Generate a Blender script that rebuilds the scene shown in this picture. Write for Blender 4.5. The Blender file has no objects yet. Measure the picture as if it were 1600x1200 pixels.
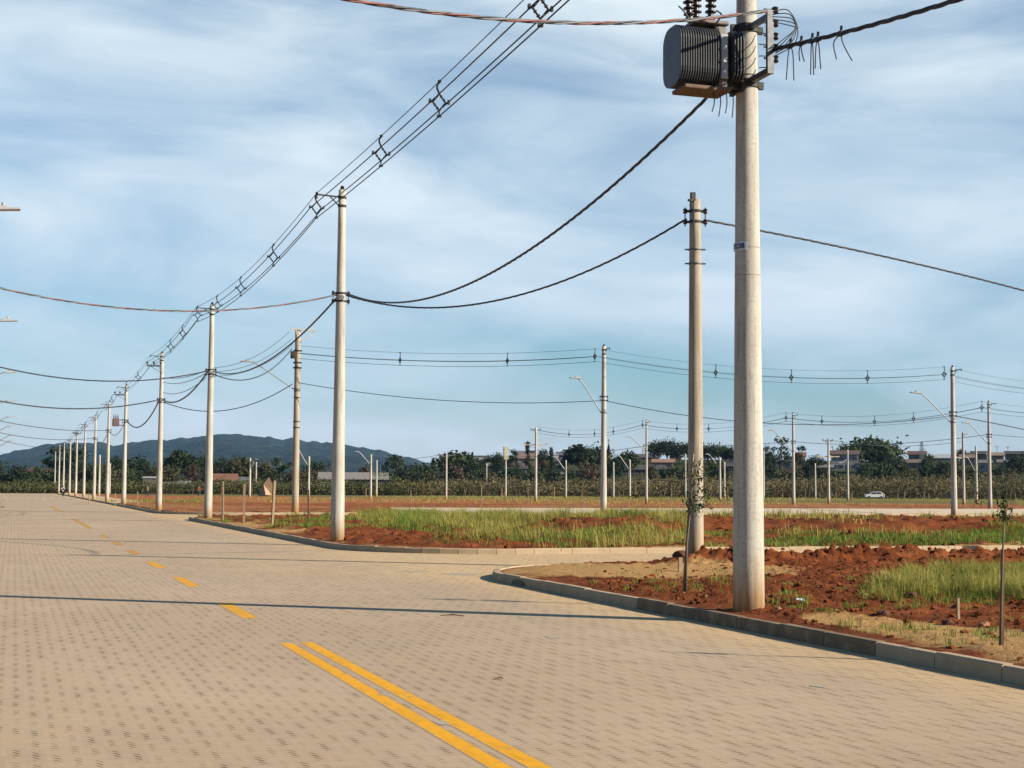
import bpy, bmesh, math, random
import numpy as np
from mathutils import Vector, Matrix
R = math.radians
scene = bpy.context.scene
AK = 0.66                                         # overall level of the surface colours (the exposure is set to match)
def alb(tree, c): return c if tree == scene.world.node_tree else tuple(x * AK for x in c[:3])
COL = scene.collection
random.seed(7); RNG = np.random.default_rng(7)

# ------------------------------------------------------------------ camera
F, CX, CY, H = 2400.0, 800.0, 600.0, 1.6          # focal length in px of the 1600x1200 photo
PITCH = math.atan(163.7 / F); ROLL = 0.0067; YAW = math.atan(777.0 / F * math.cos(PITCH))
fwd = Vector((math.sin(YAW) * math.cos(PITCH), math.cos(YAW) * math.cos(PITCH), math.sin(PITCH)))
r0 = fwd.cross(Vector((0, 0, 1))).normalized(); u0 = r0.cross(fwd)
right = r0 * math.cos(ROLL) + u0 * math.sin(ROLL); up = u0 * math.cos(ROLL) - r0 * math.sin(ROLL)
CAM = Vector((0, 0, H))
cd = bpy.data.cameras.new('camera'); cam = bpy.data.objects.new('camera', cd); COL.objects.link(cam)
cd.sensor_width = 36.0; cd.lens = 36.0 * F / 1600; cd.clip_start = 0.1; cd.clip_end = 20000
m = Matrix((right, up, -fwd)).transposed().to_4x4(); m.translation = CAM
cam.matrix_world = m
scene.camera = cam

# ------------------------------------------------------------------ sun and sky
SUN_AZ, SUN_EL = R(127), R(27)
sd = bpy.data.lights.new('sun', 'SUN'); sun = bpy.data.objects.new('sun', sd); COL.objects.link(sun)
sd.energy = 5.0; sd.angle = R(0.55); sd.color = (1.0, 0.885, 0.72)
sdir = Vector((math.sin(SUN_AZ) * math.cos(SUN_EL), math.cos(SUN_AZ) * math.cos(SUN_EL), math.sin(SUN_EL)))
sun.rotation_euler = sdir.to_track_quat('Z', 'Y').to_euler(); sun.location = (30, -30, 60)
scene.view_settings.view_transform = 'Standard'; scene.view_settings.look = 'None'
scene.view_settings.gamma = 1.0; scene.view_settings.exposure = 1.0
scene.render.film_transparent = False
scene.cycles.use_denoising = True
scene.cycles.max_bounces = 6; scene.cycles.volume_bounces = 0

w = bpy.data.worlds.new('World'); scene.world = w; w.use_nodes = True
nt = w.node_tree; N = nt.nodes; L = nt.links; N.clear()
def nd(tree, typ, **kw):
    n = tree.nodes.new(typ)
    for k, v in kw.items():
        if k.startswith('i_'):
            key = k[2:]; n.inputs[int(key) if key.isdigit() else key.replace('_', ' ')].default_value = v
        else: setattr(n, k, v)
    return n
def mth(tree, op, a, b=None, c=None, clamp=False):
    n = tree.nodes.new('ShaderNodeMath'); n.operation = op; n.use_clamp = clamp
    for i, v in enumerate((a, b, c)):
        if v is None: continue
        if isinstance(v, (int, float)): n.inputs[i].default_value = v
        else: tree.links.new(v, n.inputs[i])
    return n.outputs[0]
def ramp(tree, fac, stops, interp='LINEAR'):
    n = tree.nodes.new('ShaderNodeValToRGB'); n.color_ramp.interpolation = interp
    e = n.color_ramp.elements
    while len(e) > 1: e.remove(e[-1])
    for i, (p, c) in enumerate(stops):
        if not isinstance(c, (tuple, list)): c = (c, c, c)
        q = e[0] if i == 0 else e.new(p)
        q.position = p; q.color = (*(alb(tree, c) if isinstance(stops[i][1], (tuple, list)) else c)[:3], 1)
    tree.links.new(fac, n.inputs[0]); return n.outputs[0]
def noise(tree, vec, scale, detail=3, rough=.55, dist=0.0):
    n = tree.nodes.new('ShaderNodeTexNoise'); n.inputs['Scale'].default_value = scale
    n.inputs['Detail'].default_value = detail; n.inputs['Roughness'].default_value = rough
    n.inputs['Distortion'].default_value = dist
    tree.links.new(vec, n.inputs['Vector']); return n.outputs[0]
def comb(tree, x, y, z=0.0):
    n = tree.nodes.new('ShaderNodeCombineXYZ')
    for i, v in enumerate((x, y, z)):
        if isinstance(v, (int, float)): n.inputs[i].default_value = v
        else: tree.links.new(v, n.inputs[i])
    return n.outputs[0]
def mix(tree, fac, a, b, mode='MIX'):
    n = tree.nodes.new('ShaderNodeMix'); n.data_type = 'RGBA'; n.blend_type = mode
    for i, v in ((0, fac), (6, a), (7, b)):
        if isinstance(v, (int, float)): n.inputs[i].default_value = v
        elif isinstance(v, (tuple, list)): n.inputs[i].default_value = (*alb(tree, v)[:3], 1)
        else: tree.links.new(v, n.inputs[i])
    return n.outputs[2]

sky = nd(nt, 'ShaderNodeTexSky', sky_type='NISHITA', sun_disc=False)
sky.sun_elevation = SUN_EL; sky.sun_rotation = SUN_AZ; sky.altitude = 50; sky.air_density = 1.1
sky.dust_density = 0.6; sky.ozone_density = 2.5
tc = N.new('ShaderNodeTexCoord'); sx = N.new('ShaderNodeSeparateXYZ'); L.new(tc.outputs['Generated'], sx.inputs[0])
el = mth(nt, 'ARCSINE', sx.outputs[2]); az = mth(nt, 'ARCTAN2', sx.outputs[0], sx.outputs[1])
tilt = mth(nt, 'ADD', el, mth(nt, 'MULTIPLY', az, 0.045))                 # the streaks dip to the right
wv = noise(nt, comb(nt, mth(nt, 'MULTIPLY', az, 2.6), mth(nt, 'MULTIPLY', tilt, 7.0), 0.0), 1.6, 4, .55, .4)
warp = mth(nt, 'ADD', tilt, mth(nt, 'MULTIPLY', mth(nt, 'SUBTRACT', wv, .5), 0.085))
band = ramp(nt, mth(nt, 'DIVIDE', warp, 0.42),
            [(0.0, .82), (.10, .70), (.16, .40), (.21, .20), (.25, .42), (.31, .62), (.40, .72), (.52, .60), (.60, .48), (.66, .62),
             (.74, .34), (.80, .74), (.9, .85), (1, .7)], 'B_SPLINE')
s1 = noise(nt, comb(nt, mth(nt, 'MULTIPLY', az, 3.0), mth(nt, 'MULTIPLY', tilt, 10.5), 3.0), 1.6, 5, .52, .5)
s2 = noise(nt, comb(nt, mth(nt, 'MULTIPLY', az, 12.0), mth(nt, 'MULTIPLY', tilt, 60.0), 9.0), 1.5, 5, .6, .5)
big = noise(nt, comb(nt, mth(nt, 'MULTIPLY', az, 3.4), mth(nt, 'MULTIPLY', el, 5.0), 5.0), 1.5, 2, .5, 0)
dens = mth(nt, 'ADD', band, mth(nt, 'MULTIPLY', mth(nt, 'SUBTRACT', s1, .5), 1.7))
dens = mth(nt, 'ADD', dens, mth(nt, 'MULTIPLY', mth(nt, 'SUBTRACT', s2, .5), .12))
dens = mth(nt, 'ADD', dens, mth(nt, 'MULTIPLY', mth(nt, 'SUBTRACT', big, .5), .5))
dens = mth(nt, 'MULTIPLY', dens, .95, clamp=True)
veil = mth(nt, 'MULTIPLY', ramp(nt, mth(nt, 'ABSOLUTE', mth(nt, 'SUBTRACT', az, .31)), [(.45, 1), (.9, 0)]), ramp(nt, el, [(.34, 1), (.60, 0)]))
dens = mth(nt, 'MULTIPLY', dens, veil)                                    # cirrus kept to the view; unseen sky left clear to weaken the fill light
cloud = mix(nt, ramp(nt, mth(nt, 'DIVIDE', el, .3), [(0, 0), (1, 1)]), (7.0, 8.0, 9.4), (8.9, 10.0, 10.4))
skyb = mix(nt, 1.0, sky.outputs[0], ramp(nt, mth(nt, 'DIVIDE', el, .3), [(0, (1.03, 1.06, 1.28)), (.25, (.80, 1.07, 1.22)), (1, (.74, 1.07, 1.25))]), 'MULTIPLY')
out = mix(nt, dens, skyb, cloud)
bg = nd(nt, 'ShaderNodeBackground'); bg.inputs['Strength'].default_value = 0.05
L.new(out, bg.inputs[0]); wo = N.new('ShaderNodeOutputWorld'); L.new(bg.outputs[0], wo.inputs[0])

# ------------------------------------------------------------------ geometry of the view
def ray(px, py):
    return fwd + right * ((px - CX) / F) + up * ((CY - py) / F)
def at_depth(px, py, d): return CAM + ray(px, py) * d
def ground(px, py, z=0.0):
    r = ray(px, py); t = (z - H) / r.z
    return CAM + r * t
def proj(p):
    v = Vector(p) - CAM; d = v.dot(fwd)
    return CX + F * v.dot(right) / d, CY - F * v.dot(up) / d, d
def z_at(px, py, x, y):
    "height of the point that stands on (x, y) and is seen at row py"
    lo, hi = -5.0, 200.0
    for _ in range(60):
        mid = (lo + hi) / 2
        if proj((x, y, mid))[1] > py: lo = mid
        else: hi = mid
    return (lo + hi) / 2
def y_on_line(px, py, X):
    "Y along the line x = X seen at column px"
    r = ray(px, py); return X / r.x * r.y
def sstep(a, b, x):
    t = np.clip((np.asarray(x, float) - a) / (b - a), 0, 1); return t * t * (3 - 2 * t)
def terrain(x, y):
    r = np.hypot(x, y); a = np.degrees(np.arctan2(x, y))
    s = sstep(11.5, 17.5, a)
    s2 = sstep(60, 100, np.abs(a))
    h = s * 13.0 * sstep(352, 600, r) + (1 - s) * 5.0 * sstep(352, 620, r)
    return h * (1 - s2) - 0.03
def far_pt(px, d):
    "point on the terrain at camera depth d in column px"
    r = ray(px, 765); p = CAM + r * d
    return Vector((p.x, p.y, float(terrain(p.x, p.y))))
def terrain_hit(px, py, d0=330, d1=640):
    r = ray(px, py)
    for d in np.arange(d0, d1, 1.0):
        p = CAM + r * float(d)
        if p.z <= float(terrain(p.x, p.y)): return Vector((p.x, p.y, float(terrain(p.x, p.y)))), float(d)
    p = CAM + r * float(d1)
    return Vector((p.x, p.y, float(terrain(p.x, p.y)))), float(d1)

# ------------------------------------------------------------------ mesh helpers
def tag(o, label=None, cat=None, group=None, kind=None):
    if label: o['label'] = label
    if cat: o['category'] = cat
    if group: o['group'] = group
    if kind: o['kind'] = kind
    return o
ORI = {}
def thing(name, loc, label, cat, group=None):
    o = bpy.data.objects.new(name, None); COL.objects.link(o); o.location = loc; o.empty_display_size = .3
    ORI[o.name] = Vector(loc); return tag(o, label, cat, group)
class MB:
    def __init__(s): s.v = []; s.f = []; s.m = []; s.mi = 0
    def add(s, vs, fs):
        b = len(s.v); s.v += [tuple(v) for v in vs]; s.f += [tuple(b + i for i in f) for f in fs]; s.m += [s.mi] * len(fs); return s
    def box(s, c, d, rot=None):
        M = rot if rot is not None else Matrix.Identity(3); c = Vector(c)
        vs = [c + M @ Vector((d[0] / 2 * i, d[1] / 2 * j, d[2] / 2 * k)) for i in (-1, 1) for j in (-1, 1) for k in (-1, 1)]
        return s.add(vs, [(0, 1, 3, 2), (4, 6, 7, 5), (0, 4, 5, 1), (2, 3, 7, 6), (0, 2, 6, 4), (1, 5, 7, 3)])
    def bar(s, a, b, wd, ht=None):
        a = Vector(a); b = Vector(b); z = (b - a); l = z.length; z.normalize()
        x = z.cross(Vector((0, 0, 1)));
        if x.length < 1e-4: x = Vector((1, 0, 0))
        x.normalize(); y = z.cross(x)
        return s.box((a + b) / 2, (wd, ht or wd, l), Matrix((x, y, z)).transposed())
    def tube(s, pts, r, n=6, cap=True):
        pts = [Vector(p) for p in pts]; k = len(pts)
        rs = r if isinstance(r, (list, tuple)) else [r] * k
        vs = []; ref = None
        for i, p in enumerate(pts):
            t = (pts[min(i + 1, k - 1)] - pts[max(i - 1, 0)]).normalized()
            if ref is None: ref = Vector((0, 0, 1)) if abs(t.z) < .9 else Vector((1, 0, 0))
            x = ref - t * ref.dot(t)
            if x.length < 1e-4: x = Vector((0, 1, 0)) - t * t.y
            x.normalize(); y = t.cross(x); ref = x
            vs += [p + (x * math.cos(2 * math.pi * j / n) + y * math.sin(2 * math.pi * j / n)) * rs[i] for j in range(n)]
        fs = [(i * n + j, i * n + (j + 1) % n, (i + 1) * n + (j + 1) % n, (i + 1) * n + j) for i in range(k - 1) for j in range(n)]
        if cap: fs += [tuple(range(n))[::-1], tuple((k - 1) * n + j for j in range(n))]
        return s.add(vs, fs)
    def curve(s, pts, r, n=6, k=8):
        P = [Vector(p) for p in pts]; P = [P[0] * 2 - P[1]] + P + [P[-1] * 2 - P[-2]]; out = []
        for i in range(1, len(P) - 2):
            for j in range(k):
                u = j / k; a, b_, c_, d = P[i - 1:i + 3]
                out.append(.5 * ((2 * b_) + (c_ - a) * u + (2 * a - 5 * b_ + 4 * c_ - d) * u * u + (3 * b_ - a - 3 * c_ + d) * u ** 3))
        return s.tube(out + [P[-2]], r, n)
    def lathe(s, c, prof, n=12, axis=None):
        "prof = [(r, h)] along the axis from c"
        a = Vector(axis or (0, 0, 1)).normalized(); c = Vector(c)
        x = a.cross(Vector((0, 1, 0)))
        if x.length < 1e-3: x = Vector((1, 0, 0))
        x.normalize(); y = a.cross(x); k = len(prof)
        vs = [c + a * h + (x * math.cos(2 * math.pi * j / n) + y * math.sin(2 * math.pi * j / n)) * r for r, h in prof for j in range(n)]
        fs = [(i * n + j, i * n + (j + 1) % n, (i + 1) * n + (j + 1) % n, (i + 1) * n + j) for i in range(k - 1) for j in range(n)]
        fs += [tuple(range(n))[::-1], tuple((k - 1) * n + j for j in range(n))]
        return s.add(vs, fs)
    def prism(s, outline, a, b):
        "outline: list of vectors; extruded from offset a to offset b"
        o = [Vector(p) for p in outline]; n = len(o); a = Vector(a); b = Vector(b)
        return s.add([p + a for p in o] + [p + b for p in o],
                     [tuple(range(n))[::-1], tuple(range(n, 2 * n))] + [(i, (i + 1) % n, n + (i + 1) % n, n + i) for i in range(n)])
    def build(s, name, mat, parent=None, origin=None, smooth=False, bevel=0.0):
        me = bpy.data.meshes.new(name)
        if parent is not None: org = ORI[parent.name]
        elif origin is not None: org = Vector(origin)
        else: org = Vector((0, 0, 0))
        va = np.array(s.v, float).reshape(-1, 3) - np.array(org)
        me.from_pydata(va.tolist(), [], s.f)
        for q in (mat if isinstance(mat, (list, tuple)) else [mat]): me.materials.append(q)
        if isinstance(mat, (list, tuple)): me.polygons.foreach_set('material_index', s.m)
        bm = bmesh.new(); bm.from_mesh(me); bmesh.ops.recalc_face_normals(bm, faces=bm.faces); bm.to_mesh(me); bm.free()
        if smooth: me.polygons.foreach_set('use_smooth', [True] * len(me.polygons))
        o = bpy.data.objects.new(name, me); COL.objects.link(o)
        if parent is not None: o.parent = parent; ORI[o.name] = org
        else: o.location = org; ORI[o.name] = org
        if bevel:
            b = o.modifiers.new('bevel', 'BEVEL'); b.width = bevel; b.segments = 2; b.limit_method = 'ANGLE'
        return o
def np_mesh(name, v, f, mat, smooth=False, attr=None):
    "v (n,3), f (m,k) arrays -> mesh object at the world origin"
    me = bpy.data.meshes.new(name); k = f.shape[1]
    me.vertices.add(len(v)); me.vertices.foreach_set('co', np.asarray(v, np.float32).ravel())
    me.loops.add(f.size); me.loops.foreach_set('vertex_index', f.astype(np.int32).ravel())
    me.polygons.add(len(f)); me.polygons.foreach_set('loop_start', np.arange(0, f.size, k, dtype=np.int32))
    me.update(calc_edges=True); me.validate()
    me.materials.append(mat)
    me.polygons.foreach_set('use_smooth', [bool(smooth)] * len(me.polygons))
    if attr is not None:
        a = me.attributes.new('tint', 'FLOAT', 'POINT'); a.data.foreach_set('value', np.asarray(attr, np.float32))
    o = bpy.data.objects.new(name, me); COL.objects.link(o); ORI[o.name] = Vector((0, 0, 0)); return o

def fbm(x, y, scale, octs=4, seed=0, gain=.5):
    "cheap value-noise fbm for displacing meshes"
    rng = np.random.default_rng(seed); T = rng.random((256, 256)); tot = np.zeros_like(x, float); amp = 1.0; s = scale; n = 0
    for o in range(octs):
        u = x * s + 17.3 * o; v = y * s + 9.1 * o
        iu = np.floor(u).astype(int); iv = np.floor(v).astype(int); fu = u - iu; fv = v - iv
        fu = fu * fu * (3 - 2 * fu); fv = fv * fv * (3 - 2 * fv)
        a = T[iu % 256, iv % 256]; b = T[(iu + 1) % 256, iv % 256]; c = T[iu % 256, (iv + 1) % 256]; d = T[(iu + 1) % 256, (iv + 1) % 256]
        tot += amp * (a * (1 - fu) * (1 - fv) + b * fu * (1 - fv) + c * (1 - fu) * fv + d * fu * fv); n += amp; amp *= gain; s *= 2.03
    return tot / n

# ------------------------------------------------------------------ materials
def new_mat(name):
    mt = bpy.data.materials.new(name); mt.use_nodes = True; t = mt.node_tree
    return mt, t, t.nodes['Principled BSDF']
def coords(t, kind='Object'):
    return t.nodes.new('ShaderNodeTexCoord').outputs[kind]
def world_pos(t): return t.nodes.new('ShaderNodeNewGeometry').outputs['Position']
def bump(t, b, height, strength=.4, dist=.02):
    n = t.nodes.new('ShaderNodeBump'); n.inputs['Strength'].default_value = strength; n.inputs['Distance'].default_value = dist
    t.links.new(height, n.inputs['Height']); t.links.new(n.outputs[0], b.inputs['Normal'])
def simple(name, c1, c2=None, scale=8.0, rough=.8, metal=0.0, detail=4, bmp=0.0, spec=.3, pos='Object'):
    mt, t, b = new_mat(name)
    v = world_pos(t) if pos == 'world' else coords(t)
    n = noise(t, v, scale, detail)
    col = ramp(t, n, [(.3, c1), (.7, c2 or tuple(x * .8 for x in c1))])
    t.links.new(col, b.inputs['Base Color']); b.inputs['Roughness'].default_value = rough
    b.inputs['Metallic'].default_value = metal; b.inputs['Specular IOR Level'].default_value = spec
    if bmp: bump(t, b, n, bmp)
    return mt

def mat_concrete(name, base, dirt=True):
    mt, t, b = new_mat(name); v = world_pos(t)
    s = t.nodes.new('ShaderNodeSeparateXYZ'); t.links.new(v, s.inputs[0])
    st = t.nodes.new('ShaderNodeVectorMath'); st.operation = 'MULTIPLY'; st.inputs[1].default_value = (9, 9, .5); t.links.new(v, st.inputs[0])
    n1 = noise(t, st.outputs[0], 1.6, 5, .6); n2 = noise(t, v, 26, 5, .65); n3 = noise(t, v, 1.1, 3)
    c = ramp(t, n1, [(.28, tuple(x * .58 for x in base)), (.52, base), (.8, tuple(min(1, x * 1.12) for x in base))])
    c = mix(t, mth(t, 'MULTIPLY', ramp(t, n2, [(.35, 1), (.5, 0)]), .28), c, (.16, .13, .10))
    c = mix(t, mth(t, 'MULTIPLY', ramp(t, n3, [(.45, 0), (.7, 1)]), .25), c, (.30, .26, .19))
    if dirt:
        h = mth(t, 'ADD', s.outputs[2], mth(t, 'MULTIPLY', mth(t, 'SUBTRACT', n1, .5), 1.5))
        c = mix(t, ramp(t, h, [(.10, .95), (.40, .55), (1.0, 0)]), c, (.50, .27, .09))
    t.links.new(c, b.inputs['Base Color']); b.inputs['Roughness'].default_value = .85; b.inputs['Specular IOR Level'].default_value = .2
    bump(t, b, n2, .25, .006)
    return mt
M_POLE = mat_concrete('pale_concrete', (.62, .59, .51))
M_POLE2 = mat_concrete('weathered_concrete', (.50, .43, .33))
M_STEEL = simple('galvanised_steel', (.22, .23, .24), (.14, .14, .15), 14, .45, .7)
M_ARM = simple('zinc_lamp_arm', (.42, .43, .44), (.34, .35, .36), 10, .5, .3)
M_DARK = simple('dark_iron', (.035, .033, .023), (.06, .055, .05), 20, .6, .2)
M_BLACK = simple('black_polymer', (.016, .018, .022), (.028, .03, .034), 30, .5)
M_WIRE = simple('dark_cable_sheath', (.035, .04, .05), (.06, .065, .075), 4, .5)
M_GREYWIRE = simple('grey_cable_sheath', (.24, .25, .27), (.16, .17, .18), 5, .5)
M_REDWIRE = simple('dull_red_cable_sheath', (.30, .10, .085), (.20, .06, .05), 5, .5)
M_PORC = simple('brown_porcelain', (.025, .018, .016), (.05, .03, .025), 10, .25, 0, spec=.6)
M_LAMP = simple('pale_lamp_housing', (.52, .53, .54), (.42, .42, .44), 10, .45)
M_TANK = simple('grey_tank_paint', (.26, .27, .28), (.20, .15, .11), 7, .5, detail=6)
M_FIN = simple('dark_grey_fin_paint', (.045, .05, .058), (.085, .09, .095), 6, .42)
M_BOTTOM = simple('rusty_tank_underside', (.24, .15, .09), (.13, .09, .065), 7, .75)
M_PLATE = simple('pale_blue_plate', (.62, .70, .78), (.7, .76, .82), 12, .4)
M_NAVY = simple('navy_numerals', (.015, .03, .10), (.02, .04, .12), 12, .5)
M_STAKE = simple('weathered_stake_wood', (.42, .31, .19), (.30, .21, .13), 12, .85, bmp=.2)
M_STAKE2 = simple('dark_stake_wood', (.16, .10, .06), (.23, .15, .09), 12, .85, bmp=.2)
M_BARK = simple('tree_bark', (.13, .10, .07), (.22, .18, .13), 3, .9, bmp=.3)
M_WHITE = simple('white_car_paint', (.82, .82, .82), (.78, .78, .78), 3, .25, spec=.5)
M_GLASS = simple('dark_glass', (.02, .025, .03), (.03, .035, .04), 3, .1, spec=.6)
M_TYRE = simple('tyre_rubber', (.02, .02, .02), (.035, .034, .032), 20, .85)
M_SKIN = simple('skin', (.36, .20, .13), (.42, .25, .17), 10, .6)

def mat_leaf(name, c1, c2, c3, scale=.6):
    mt, t, b = new_mat(name); v = world_pos(t)
    n = noise(t, v, scale, 3, .6); g = t.nodes.new('ShaderNodeNewGeometry')
    c = ramp(t, n, [(.3, c1), (.52, c2), (.72, c3)])
    rn = ramp(t, g.outputs['Random Per Island'], [(0, .68), (1, 1.25)])
    c = mix(t, 1.0, c, rn, 'MULTIPLY')
    t.links.new(c, b.inputs['Base Color']); b.inputs['Roughness'].default_value = .75; b.inputs['Specular IOR Level'].default_value = .15
    tr = t.nodes.new('ShaderNodeBsdfTranslucent'); t.links.new(c, tr.inputs[0])
    mx = t.nodes.new('ShaderNodeMixShader'); mx.inputs[0].default_value = .22
    t.links.new(b.outputs[0], mx.inputs[1]); t.links.new(tr.outputs[0], mx.inputs[2])
    t.links.new(mx.outputs[0], t.nodes['Material Output'].inputs[0]); return mt
LEAF = {
    'dark': mat_leaf('dark_green_leaves', (.022, .038, .016), (.040, .062, .025), (.070, .094, .036)),
    'mid': mat_leaf('mid_green_leaves', (.042, .066, .024), (.072, .10, .037), (.12, .14, .052)),
    'olive': mat_leaf('olive_leaves', (.060, .060, .026), (.10, .094, .042), (.14, .12, .055)),
    'brown': mat_leaf('dry_brown_leaves', (.070, .050, .032), (.11, .078, .05), (.15, .11, .07)),
    'sapling': mat_leaf('sapling_leaves', (.026, .05, .014), (.045, .08, .022), (.08, .12, .023), 6),
}
M_SCRUB_L = mat_leaf('thicket_leaves', (.055, .066, .022), (.125, .122, .042), (.23, .185, .075), .10)
M_SCRUB_R = mat_leaf('dry_thicket_twigs', (.13, .112, .05), (.22, .178, .082), (.32, .24, .125), .08)
M_GRASS_DRY = mat_leaf('dry_grass_blades', (.21, .24, .045), (.46, .42, .095), (.70, .55, .18), 1.1)
M_GRASS_GREEN = mat_leaf('green_grass_blades', (.10, .18, .022), (.21, .31, .048), (.40, .44, .09), .9)

def mat_paver():
    "interlocking pavers: zigzag open joints in staggered rows along the road"
    mt, t, b = new_mat('concrete_pavers'); v = world_pos(t)
    return mt, t, b, v
def paver_mask(t, v):
    s = t.nodes.new('ShaderNodeSeparateXYZ'); t.links.new(v, s.inputs[0])
    DX, DY, SH = .1135, .435, -.125
    u = mth(t, 'DIVIDE', s.outputs[0], DX)
    wob = noise(t, v, 1.3, 2); u = mth(t, 'ADD', u, mth(t, 'MULTIPLY', mth(t, 'SUBTRACT', wob, .5), .35))
    col = mth(t, 'FLOOR', u); fx = mth(t, 'SUBTRACT', u, col)
    vy = mth(t, 'DIVIDE', mth(t, 'SUBTRACT', s.outputs[1], mth(t, 'MULTIPLY', col, SH)), DY)
    row = mth(t, 'FLOOR', vy); fy = mth(t, 'SUBTRACT', vy, row)
    zig = mth(t, 'PINGPONG', mth(t, 'MULTIPLY', fy, 5.0), .5)
    sub = mth(t, 'FRACT', mth(t, 'MULTIPLY', fy, 5.0))                          # short slanted slits, one below the other
    cx = mth(t, 'ADD', .5, mth(t, 'MULTIPLY', mth(t, 'SUBTRACT', .5, sub), .42))
    dx = mth(t, 'ABSOLUTE', mth(t, 'SUBTRACT', fx, cx))
    wn = t.nodes.new('ShaderNodeTexWhiteNoise'); wn.noise_dimensions = '2D'; t.links.new(comb(t, col, row), wn.inputs['Vector'])
    rnd = wn.outputs[0]
    fill = noise(t, v, .8, 4, .6)                                               # some areas are filled with sand
    mid_ = mth(t, 'SUBTRACT', 1.25, mth(t, 'MULTIPLY', mth(t, 'ABSOLUTE', mth(t, 'SUBTRACT', fy, .48)), 1.9))
    wid = mth(t, 'MULTIPLY', mth(t, 'MULTIPLY', .054, mid_), mth(t, 'ADD', .55, mth(t, 'MULTIPLY', rnd, .6)))
    slit = mth(t, 'MULTIPLY', mth(t, 'GREATER_THAN', sub, .17), mth(t, 'LESS_THAN', sub, .83))
    line = mth(t, 'MULTIPLY', mth(t, 'LESS_THAN', dx, wid), mth(t, 'ADD', .42, mth(t, 'MULTIPLY', slit, .58)))
    ends = mth(t, 'MULTIPLY', mth(t, 'GREATER_THAN', fy, .13), mth(t, 'LESS_THAN', fy, .83))
    open_ = ramp(t, mth(t, 'ADD', mth(t, 'MULTIPLY', rnd, .35), mth(t, 'MULTIPLY', fill, .9)), [(.38, .22), (.60, 1)])
    mask = mth(t, 'MULTIPLY', mth(t, 'MULTIPLY', line, ends), open_)
    # tight joints across the road
    ty = mth(t, 'FRACT', mth(t, 'DIVIDE', mth(t, 'ADD', s.outputs[1], mth(t, 'MULTIPLY', zig, .02)), DY / 2))
    tight = mth(t, 'LESS_THAN', mth(t, 'ABSOLUTE', mth(t, 'SUBTRACT', ty, .5)), .028)
    return mask, tight, rnd, s
def make_paver():
    mt, t, b, v = mat_paver()
    mask, tight, rnd, s = paver_mask(t, v)
    n1 = noise(t, v, .22, 5, .6); n2 = noise(t, v, 2.4, 5, .65); n3 = noise(t, v, 60, 3, .7); n4 = noise(t, v, .055, 3, .5)
    c = ramp(t, n1, [(.3, (.52, .385, .255)), (.5, (.575, .43, .288)), (.72, (.64, .485, .325))])
    c = mix(t, mth(t, 'MULTIPLY', ramp(t, n2, [(.50, 0), (.72, 1)]), .45), c, (.60, .425, .225))          # sand dust
    c = mix(t, mth(t, 'MULTIPLY', ramp(t, n4, [(.45, 0), (.65, 1)]), .35), c, (.50, .40, .30))
    gut = mth(t, 'MULTIPLY', mth(t, 'MULTIPLY', mth(t, 'SUBTRACT', mth(t, 'ADD', s.outputs[0], n2), 7.1), .9, clamp=True), .8)
    c = mix(t, gut, c, (.74, .52, .27))
    gx = mth(t, 'DIVIDE', mth(t, 'SUBTRACT', s.outputs[0], 7.2), 4.0); gy = mth(t, 'DIVIDE', mth(t, 'SUBTRACT', s.outputs[1], 31.0), 7.5)
    fan = mth(t, 'SUBTRACT', 1.0, mth(t, 'ADD', mth(t, 'MULTIPLY', gx, gx), mth(t, 'MULTIPLY', gy, gy)), clamp=True)       # sand dragged out of the side street
    c = mix(t, mth(t, 'MULTIPLY', mth(t, 'MULTIPLY', fan, ramp(t, n2, [(.35, .25), (.62, 1)])), .75), c, (.76, .55, .315))
    big_ = noise(t, v, .12, 4, .6)
    c = mix(t, mth(t, 'MULTIPLY', ramp(t, big_, [(.5, 0), (.66, 1)]), .40), c, (.70, .53, .36))
    c = mix(t, mth(t, 'MULTIPLY', ramp(t, big_, [(.34, 1), (.46, 0)]), .30), c, (.46, .355, .26))                                                                  # sand washed to the gutter
    c = mix(t, mth(t, 'MULTIPLY', n3, .18), c, (.22, .17, .12))
    c = mix(t, mth(t, 'MULTIPLY', mth(t, 'SUBTRACT', rnd, .35), .30, clamp=True), c, (.34, .25, .17))
    c = mix(t, mth(t, 'MULTIPLY', tight, .16), c, (.10, .075, .05))
    c = mix(t, mth(t, 'MULTIPLY', mask, .97), c, (.022, .014, .009))
    t.links.new(c, b.inputs['Base Color']); b.inputs['Roughness'].default_value = .9; b.inputs['Specular IOR Level'].default_value = .12
    hgt = mth(t, 'SUBTRACT', mth(t, 'MULTIPLY', n3, .25), mth(t, 'ADD', mask, mth(t, 'MULTIPLY', tight, .15)))
    bump(t, b, hgt, .5, .008); return mt
M_ROAD = make_paver()
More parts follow.
